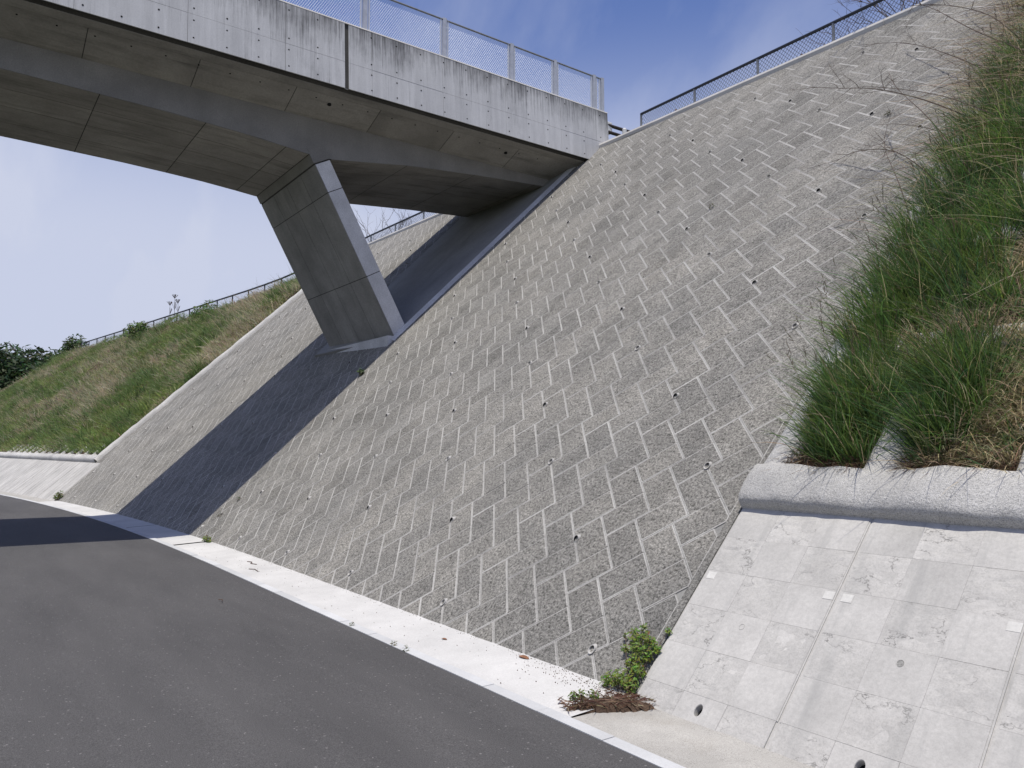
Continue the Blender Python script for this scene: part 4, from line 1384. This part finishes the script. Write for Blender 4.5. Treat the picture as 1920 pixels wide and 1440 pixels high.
# long bare canes arching out of the right grass over the wall
def cane(label, pts, r, seed, side=6):
    rn = random.Random(seed)
    root = empty('dry_cane', pts[0]); tag(root, label, 'twig', None)
    o0 = Vector(pts[0])
    P_ = [Vector(p) - o0 for p in pts]
    # smooth the path
    path = []
    for i in range(len(P_) - 1):
        p0, p1, p2, p3 = P_[max(i - 1, 0)], P_[i], P_[i + 1], P_[min(i + 2, len(P_) - 1)]
        for k in range(5):
            t = k / 5
            path.append(0.5 * ((2 * p1) + (p2 - p0) * t + (2 * p0 - 5 * p1 + 4 * p2 - p3) * t * t + (3 * p1 - p0 - 3 * p2 + p3) * t ** 3))
    path.append(P_[-1])
    mb = MB(); n = len(path)
    mb.tube(path, [r * (1 - 0.75 * i / n) for i in range(n)], 5, 0, False)
    mb.build('stem', M['twig'], root)
    mb = MB()
    for i in range(side):
        k = rn.randint(int(n * 0.35), n - 2)
        d = (path[k + 1] - path[k]).normalized()
        nd = (d + Vector((rn.gauss(0, 0.5), rn.gauss(0, 0.5), rn.gauss(0.15, 0.6)))).normalized()
        twig_tree(mb, path[k], nd, rn.uniform(0.12, 0.4), r * 0.5, 1, 0.6, rn)
    mb.build('side_twig', M['twig'], root)
def W_(x, v, h): return tuple(P(x, v, h))
cane('long dark cane arching left from the grass across the upper wall', [W_(1.5, 7.0, 0.2), W_(1.0, 7.2, 0.55), W_(0.4, 7.55, 0.75), W_(-0.3, 8.1, 0.75), W_(-0.75, 8.3, 0.85)], 0.008, 11, 7)
cane('straight thin cane slanting up left just below the long arching cane', [W_(1.6, 6.1, 0.2), W_(1.1, 6.9, 0.45), W_(0.55, 7.7, 0.6), W_(0.2, 8.4, 0.6)], 0.007, 12, 5)
cane('dark cane crossing the top right corner of the wall', [W_(1.7, 8.2, 0.3), W_(1.0, 9.0, 0.5), W_(0.2, 10.2, 0.6), W_(-0.5, 11.2, 0.6)], 0.008, 13, 7)
cane('uppermost bare cane near the top right picture edge', [W_(1.8, 9.0, 0.3), W_(1.2, 10.0, 0.5), W_(0.6, 11.0, 0.6), W_(0.1, 12.0, 0.6)], 0.008, 14, 7)
cane('short cane rising against the wall at the grass edge mid height', [W_(1.35, 5.2, 0.1), W_(1.15, 5.7, 0.35), W_(0.8, 6.4, 0.45), W_(0.55, 7.0, 0.4)], 0.006, 15, 5)
cane('pale horizontal stem poking left from the upper right grass', [W_(1.8, 6.6, 0.4), W_(1.3, 6.9, 0.65), W_(0.7, 7.25, 0.8), W_(0.25, 7.55, 0.85)], 0.005, 16, 4)

cane('fine cane reaching left above the pale stem at upper right', [W_(1.5, 7.9, 0.2), W_(1.0, 8.3, 0.5), W_(0.3, 8.9, 0.7), W_(-0.4, 9.3, 0.8)], 0.006, 17, 9)
cane('branching cane halfway between the arching cane and the top corner', [W_(1.6, 8.6, 0.2), W_(1.1, 9.3, 0.5), W_(0.5, 9.8, 0.7), W_(0.0, 10.1, 0.8)], 0.007, 18, 10)
cane('low drooping cane hanging over the wall edge below the others', [W_(1.4, 5.9, 0.2), W_(1.0, 6.2, 0.5), W_(0.55, 6.3, 0.6), W_(0.2, 6.2, 0.55)], 0.006, 19, 7)

def leafy(mb_cols, mb, c, nrm_, s, col, rn):
    a_ = Vector((rn.gauss(0, 1), rn.gauss(0, 1), rn.gauss(0, 0.5))).normalized()
    n_ = (nrm_ + Vector((rn.gauss(0, 0.45), rn.gauss(0, 0.45), rn.gauss(0, 0.45)))).normalized()
    a_ = (a_ - n_ * a_.dot(n_)).normalized(); b_ = n_.cross(a_)
    k = len(mb.v)
    mb.v += [tuple(c - a_ * s), tuple(c + b_ * s * 0.38 - a_ * s * 0.1), tuple(c + a_ * s), tuple(c - b_ * s * 0.38 - a_ * s * 0.1)]
    mb.f += [(k, k + 1, k + 2, k + 3)]; mb.mi.append(0)
    cc = [max(0.004, x * rn.gauss(1, 0.2)) for x in col]
    mb_cols += [cc] * 4
def leaf_obj(name, mb, cols, mat, parent):
    o = mb.build(name, mat, parent)
    att = o.data.color_attributes.new('Col', 'FLOAT_COLOR', 'POINT')
    c4 = np.ones((len(cols), 4), np.float32); c4[:, :3] = np.array(cols, np.float32)
    att.data.foreach_set('color', c4.reshape(-1))
    return o
def leafy_plant(name, label, cat, loc, lobes, n, s, col, seed, stem=True, group=None):
    """lobes: (offset xyz, radius)"""
    rn = random.Random(seed)
    root = empty(name, loc); tag(root, label, cat, group)
    mb, cols = MB(), []
    st = MB()
    tot = sum(l_[1] ** 2 for l_ in lobes)
    for off, r in lobes:
        off = Vector(off)
        m_ = int(n * r * r / tot)
        if stem:
            st.tube([(0, 0, 0), off * 0.5 + Vector((0, 0, -r * 0.2)), off], [0.004, 0.003, 0.002], 4, 0, False)
        for i in range(m_):
            d = Vector((rn.gauss(0, 1), rn.gauss(0, 1), rn.gauss(0, 1))).normalized()
            q = off + d * r * rn.random() ** 0.4
            if stem and i % 6 == 0: st.tube([off, q], [0.002, 0.001], 3, 0, False)
            leafy(cols, mb, q, (d * 0.5 + Vector((0.1, -0.3, 0.8))).normalized(), s * rn.uniform(0.6, 1.25), col, rn)
    leaf_obj('foliage', mb, cols, M['leaf'], root)
    if stem: st.build('stem', M['twig'], root)
    return root
# bush in the corner between block wall and panels
PB = P(1.08, 0.02, 0.02)
lob = []
rn = random.Random(5)
for (x_, v_, h_, r_) in ((1.10, 0.06, 0.06, 0.06), (1.03, 0.08, 0.08, 0.065), (0.96, 0.05, 0.08, 0.06), (0.90, 0.02, 0.06, 0.05), (1.10, 0.17, 0.06, 0.055), (1.04, 0.21, 0.07, 0.055), (1.08, 0.29, 0.06, 0.06), (1.0, 0.31, 0.07, 0.055),
                         (0.93, 0.36, 0.06, 0.05), (0.99, 0.41, 0.06, 0.055), (0.87, 0.44, 0.05, 0.035), (1.07, 0.39, 0.06, 0.05), (0.93, 0.49, 0.05, 0.035), (1.12, 0.36, 0.05, 0.045), (1.13, 0.52, 0.03, 0.03), (0.88, 0.30, 0.05, 0.035), (0.80, 0.40, 0.04, 0.022), (0.98, 0.20, 0.05, 0.035)):
    lob.append((P(x_, v_, h_) - PB, r_))
leafy_plant('corner_weed', 'bushy yellow-green weed growing in the corner of block wall and pale panels', 'plant', PB, lob, 1350, 0.016, (0.15, 0.21, 0.035), 21)
leafy_plant('small_weed', 'small green weed on the dirt patch by the kerb end', 'plant', (0.98, -0.33, 0.01), [((0, 0, 0.03), 0.05), ((-0.05, -0.03, 0.02), 0.04), ((0.06, 0.05, 0.03), 0.045)], 160, 0.015, (0.12, 0.16, 0.035), 22)
leafy_plant('small_weed', 'tiny green tuft on the apron where the bridge shadow ends', 'plant', (-9.05, -0.09, 0.02), [((0, 0, 0.05), 0.07), ((0.1, 0.02, 0.03), 0.05)], 120, 0.03, (0.14, 0.18, 0.04), 23)
leafy_plant('small_weed', 'small dark weed at the far end of the apron under the left panels', 'plant', (-22.0, yb(-22) + 0.02, 0.02), [((0, 0, 0.10), 0.13), ((0.15, 0.06, 0.2), 0.1)], 120, 0.05, (0.12, 0.14, 0.04), 24)
for i, (x_, y_, lb) in enumerate(((-1.88, -0.66, 'weed sprout in the kerb joint farthest from the camera'), (-1.02, -0.67, 'dark weed sprout in the kerb joint midway along the apron'), (-0.80, -0.675, 'tiny weed sprout on the asphalt edge next to the dark sprout'))):
    leafy_plant('kerb_weed', lb, 'weed', (x_, y_, 0.006), [((0, 0, 0.015), 0.03)], 26, 0.011, (0.10, 0.12, 0.04), 30 + i, False)
leafy_plant('wall_weed', 'grassy weed in the wall joint at the shadow edge below the pier', 'weed', P(-9.72, 4.42, 0.02), [((0, 0, 0.06), 0.08)], 50, 0.05, (0.09, 0.13, 0.05), 41)
for i, (x_, v_, s_, lb) in enumerate(((-9.75, 0.55, 0.06, 'dry weed in the long open joint near the wall foot'), (-9.62, 0.95, 0.05, 'dry weed higher in the long open joint'), (-0.1, 8.55, 0.05, 'small dry weed growing from a block joint below the arching cane'), (-2.35, 7.35, 0.05, 'dark tuft in the joint beside a weep pipe high on the wall'))):
    leafy_plant('wall_weed', lb, 'weed', P(x_, v_, 0.02), [((0, 0, 0.02), s_)], 30, 0.02, (0.09, 0.085, 0.05), 50 + i, False)

# bush at the far end of the left fence and green clumps on the crest
def shrub(loc, r, n, s, col, label, seed, sq=(1, 1, 1)):
    rn = random.Random(seed)
    lobes = []
    for i in range(9):
        d = Vector((rn.gauss(0, 0.55) * sq[0], rn.gauss(0, 0.5) * sq[1], abs(rn.gauss(0.35, 0.5)) * sq[2])) * r
        lobes.append((d, r * rn.uniform(0.35, 0.6)))
    return leafy_plant('shrub', label, 'shrub', loc, lobes, n, s, col, seed, True)
shrub((-66.0, 4.0, 8.3), 1.6, 2600, 0.17, (0.05, 0.085, 0.025), 'dark bushy shrub at the far end of the left crest fence', 61)
shrub(tuple(P(-45.5, 11.6, 0.0)), 0.95, 1300, 0.11, (0.10, 0.155, 0.04), 'rounded green shrub under the middle of the left crest fence', 62, (1.6, 1, 0.7))
shrub(tuple(P(-37.5, 11.7, 0.0)), 0.85, 1300, 0.10, (0.10, 0.16, 0.04), 'green shrub clump nearer the pier on the left crest', 63, (1.8, 1, 0.6))
# dry umbel stalks above the left fence
for i, (x_, y_, h_, lb) in enumerate(((-45.6, 7.25, 1.9, 'tall dry umbel weed above the left fence, tallest of three'), (-46.6, 7.2, 1.6, 'dry umbel weed left of the tallest one above the left fence'), (-44.9, 7.3, 1.5, 'dry umbel weed right of the tallest one above the left fence'))):
    root = empty('dry_umbel', (x_, y_, 8.9)); tag(root, lb, 'weed')
    rn = random.Random(70 + i)
    mb = MB(); mb.tube([(0, 0, 0), (0.04, 0, h_ * 0.6), (-0.03, 0, h_)], [0.014, 0.011, 0.008], 4); mb.build('stem', M['twig'], root)
    mb = MB()
    for k in range(14):
        a_ = rn.uniform(0, 6.3); rr = rn.uniform(0.06, 0.24)
        mb.tube([(-0.03, 0, h_ - 0.05), (-0.03 + rr * math.cos(a_), rr * math.sin(a_), h_ + 0.22 - rr * 0.2)], [0.008, 0.012], 3, 0, False)
        if k % 3 == 0: mb.tube([(0, 0, h_ * 0.6), (rr * math.cos(a_) * 1.3, rr * math.sin(a_), h_ * 0.85)], [0.008, 0.01], 3, 0, False)
    mb.build('umbel', M['twig'], root)

# far trees
def tree(loc, h, r, label, seed, n=2200, conifer=False, col=(0.032, 0.058, 0.02)):
    rn = random.Random(seed)
    root = empty('broadleaf_tree' if not conifer else 'conifer_tree', loc)
    tag(root, label, 'tree', None)
    mb = MB()
    mb.tube([(0, 0, 0), (0.1, 0, h * 0.3), (-0.1, 0.1, h * 0.6), (0, 0, h * 0.85)], [0.32, 0.25, 0.16, 0.05], 7)
    for i in range(7):
        a_ = rn.uniform(0, 6.28); z = h * rn.uniform(0.3, 0.6)
        mb.tube([(0, 0, z), (r * 0.4 * math.cos(a_), r * 0.4 * math.sin(a_), z + h * 0.12), (r * 0.7 * math.cos(a_), r * 0.7 * math.sin(a_), z + h * 0.2)], [0.12, 0.08, 0.03], 5)
    mb.build('trunk', M['bark'], root)
    mb, cols = MB(), []
    if conifer:
        for i in range(n):
            t = rn.random(); z = h * (0.15 + 0.85 * t); w = r * (1 - t) * (0.75 + 0.25 * math.sin(t * 40))
            a_ = rn.uniform(0, 6.28); rr = w * rn.random() ** 0.5
            d = Vector((math.cos(a_), math.sin(a_), 0.3))
            leafy(cols, mb, Vector((rr * math.cos(a_), rr * math.sin(a_), z)), d, 0.35 * rn.uniform(0.6, 1.2), col, rn)
    else:
        clumps = []
        for i in range(46):
            d = Vector((rn.gauss(0, 1), rn.gauss(0, 1), rn.gauss(0.1, 0.8))).normalized()
            q = Vector((d.x * r * 0.72, d.y * r * 0.72, h * 0.58 + d.z * h * 0.36))
            clumps.append((q, r * rn.uniform(0.22, 0.42), rn.uniform(0.75, 1.3)))
        for i in range(n):
            q, cr, br = rn.choice(clumps)
            d = Vector((rn.gauss(0, 1), rn.gauss(0, 1), rn.gauss(0, 1))).normalized()
            c = q + d * cr * rn.random() ** 0.35
            leafy(cols, mb, c, (d + Vector((0, 0, 0.5))).normalized(), 0.40 * rn.uniform(0.6, 1.3), tuple(x * br for x in col), rn)
    leaf_obj('crown', mb, cols, M['leaf'], root)
# positions by bearing from the road: azimuth (deg, 180 = along -x) and distance
def at(az, dist, z=0.0):
    t = math.radians(az)
    return (CAM.x + dist * math.cos(t), CAM.y + dist * math.sin(t), z)
TR = [(180.5, 118, 13.4, 7.5, 'broad dark tree at the far left picture edge'), (178.6, 112, 13.2, 6.5, 'dark rounded tree second from the left edge beyond the slope'),
      (176.9, 120, 14.6, 7.0, 'dense tree with the highest crown in the far left wood'), (175.2, 112, 13.0, 6.0, 'dark tree right of the highest crown in the far wood'),
      (173.9, 118, 12.0, 4.4, 'rightmost broad tree of the far left wood, sloping down to the bank'), (182.6, 120, 12.9, 7, 'far dark tree just outside the left edge')]
for i, (az, ds, h, r, lb) in enumerate(TR):
    tree(at(az, ds, -0.3), h, r, lb, 80 + i, 12000)
tree(at(172.75, 125, -0.3), 13.0, 2.2, 'small pointed conifer between the far wood and the grass bank', 90, 900, True, (0.025, 0.042, 0.02))

# ------------------------------------------------------------------ small things on the ground
# dirt heap at the end of the white apron
mb = MB()
V = []
NX, NY = 26, 12
for i in range(NX + 1):
    for j in range(NY + 1):
        u_, w_ = i / NX, j / NY
        xx = 0.98 + 0.42 * w_ + 0.22 * u_ * (1 - w_)
        yy_ = -0.55 + 0.56 * u_ + 0.02 * math.sin(i * 2)
        xx = 1.02 + (w_ - 0.35) * (0.10 + 0.34 * u_) + 0.12 * u_
        e = math.sin(math.pi * min(1, max(0, u_))) ** 0.5 * math.sin(math.pi * w_) ** 0.7
        V.append((xx + random.gauss(0, 0.008), yy_ + random.gauss(0, 0.008), -0.02 + 0.06 * e * (0.5 + 0.5 * u_) + random.uniform(0, 0.012) * e))
F = [(i * (NY + 1) + j, (i + 1) * (NY + 1) + j, (i + 1) * (NY + 1) + j + 1, i * (NY + 1) + j + 1) for i in range(NX) for j in range(NY)]
o = mesh_obj('soil', V, F, M['soil'])
tag(o, kind='structure')
n = 420
t_ = rng.random(n) ** 0.8
r_ = np.stack([1.03 + 0.14 * t_ + rng.normal(0, 0.035 + 0.05 * t_, n), -0.54 + 0.56 * t_, np.full(n, 0.025)], 1)
d = np.stack([rng.normal(0, 1, n), rng.normal(0, 1, n), np.abs(rng.normal(0.15, 0.2, n))], 1); d /= np.linalg.norm(d, axis=1)[:, None]
o = blades('litter', r_, d, rng.uniform(0.03, 0.11, n), rng.uniform(0.0012, 0.006, n), pal(n, (0.14, 0.075, 0.05), 0.3, (0.30, 0.24, 0.15), 0.22), np.stack([rng.normal(0, .3, n), rng.normal(0, .3, n), rng.normal(-0.15, 0.1, n)], 1), M['grass'], 3)
tag(o, 'brown leaf litter and stems on the dirt patch at the apron end', 'litter', kind='stuff')
# crumbs along the toe of the wall
mb = MB()
for i in range(620):
    if random.random() < 0.4:
        x_ = 1.0 - abs(random.gauss(0, 0.55)); y_ = -abs(random.gauss(0, 0.10)) - 0.005
    else:
        x_ = random.uniform(-9, 1.1); y_ = random.uniform(-0.55, -0.01) if random.random() < 0.35 else -abs(random.gauss(0, 0.03))
    y_ += yb(x_)
    s = random.uniform(0.002, 0.007); z = 0.004 + 0.018 * max(0, (y_ + 0.58) / 0.6)
    q = [(x_ + s * math.cos(t), y_ + s * 0.7 * math.sin(t), z) for t in (0.3, 1.8, 3.4, 4.9)]
    mb.add([(p[0], p[1], p[2] - 0.004) for p in q] + [(x_, y_, z + s * 0.8)], [(0, 1, 4), (1, 2, 4), (2, 3, 4), (3, 0, 4)])
o = mb.build('grit', M['soil']); tag(o, 'dark grit scattered on the white apron at the wall foot', 'grit', kind='stuff')
# curled dead leaves
def dead_leaf(loc, rz, s, label):
    V = []
    N = 8
    for i in range(N + 1):
        t = i / N * 2 - 1
        w = 0.36 * (1 - t * t) ** 0.7
        for k in (-1, -0.4, 0.4, 1):
            V.append((t * s, k * w * s, s * (0.10 + 0.42 * (k * w) ** 2 * 4 + 0.08 * t * t)))
    F = [(i * 4 + j, (i + 1) * 4 + j, (i + 1) * 4 + j + 1, i * 4 + j + 1) for i in range(N) for j in range(3)]
    o = mesh_obj('dead_leaf', V, F, M['deadleaf'], None, True)
    o.location = loc; o.rotation_euler = (0.12, 0.05, rz)
    m_ = o.modifiers.new('thick', 'SOLIDIFY'); m_.thickness = 0.001
    tag(o, label, 'leaf')
dead_leaf((-0.02, -0.05, 0.014), 0.15, 0.058, 'curled reddish-brown dead leaf at the foot of the block wall')
dead_leaf((-0.91, -0.24, 0.012), 0.4, 0.03, 'small dark curled leaf lying alone in mid apron')
def twig(loc, pts, label, r=0.003):
    mb = MB(); mb.tube(pts, r, 4)
    o = mb.build('fallen_twig', M['twig']); o.location = loc; tag(o, label, 'twig')
twig((-6.4, -0.22, 0.014), [(0, 0, 0), (0.12, 0.03, 0.006), (0.22, -0.02, 0.002), (0.36, 0.02, 0.002)], 'forked dark twig on the apron beyond the middle', 0.006)
twig((-5.75, -0.40, 0.010), [(0, 0, 0), (0.1, 0.05, 0.004), (0.3, 0.03, 0.002)], 'short twig lying nearer the kerb on the apron', 0.005)
twig((-3.75, -1.35, 0.03), [(0, 0, 0), (0.05, 0.03, 0.004), (0.12, 0.0, 0.002)], 'small bent twig on the asphalt', 0.005)
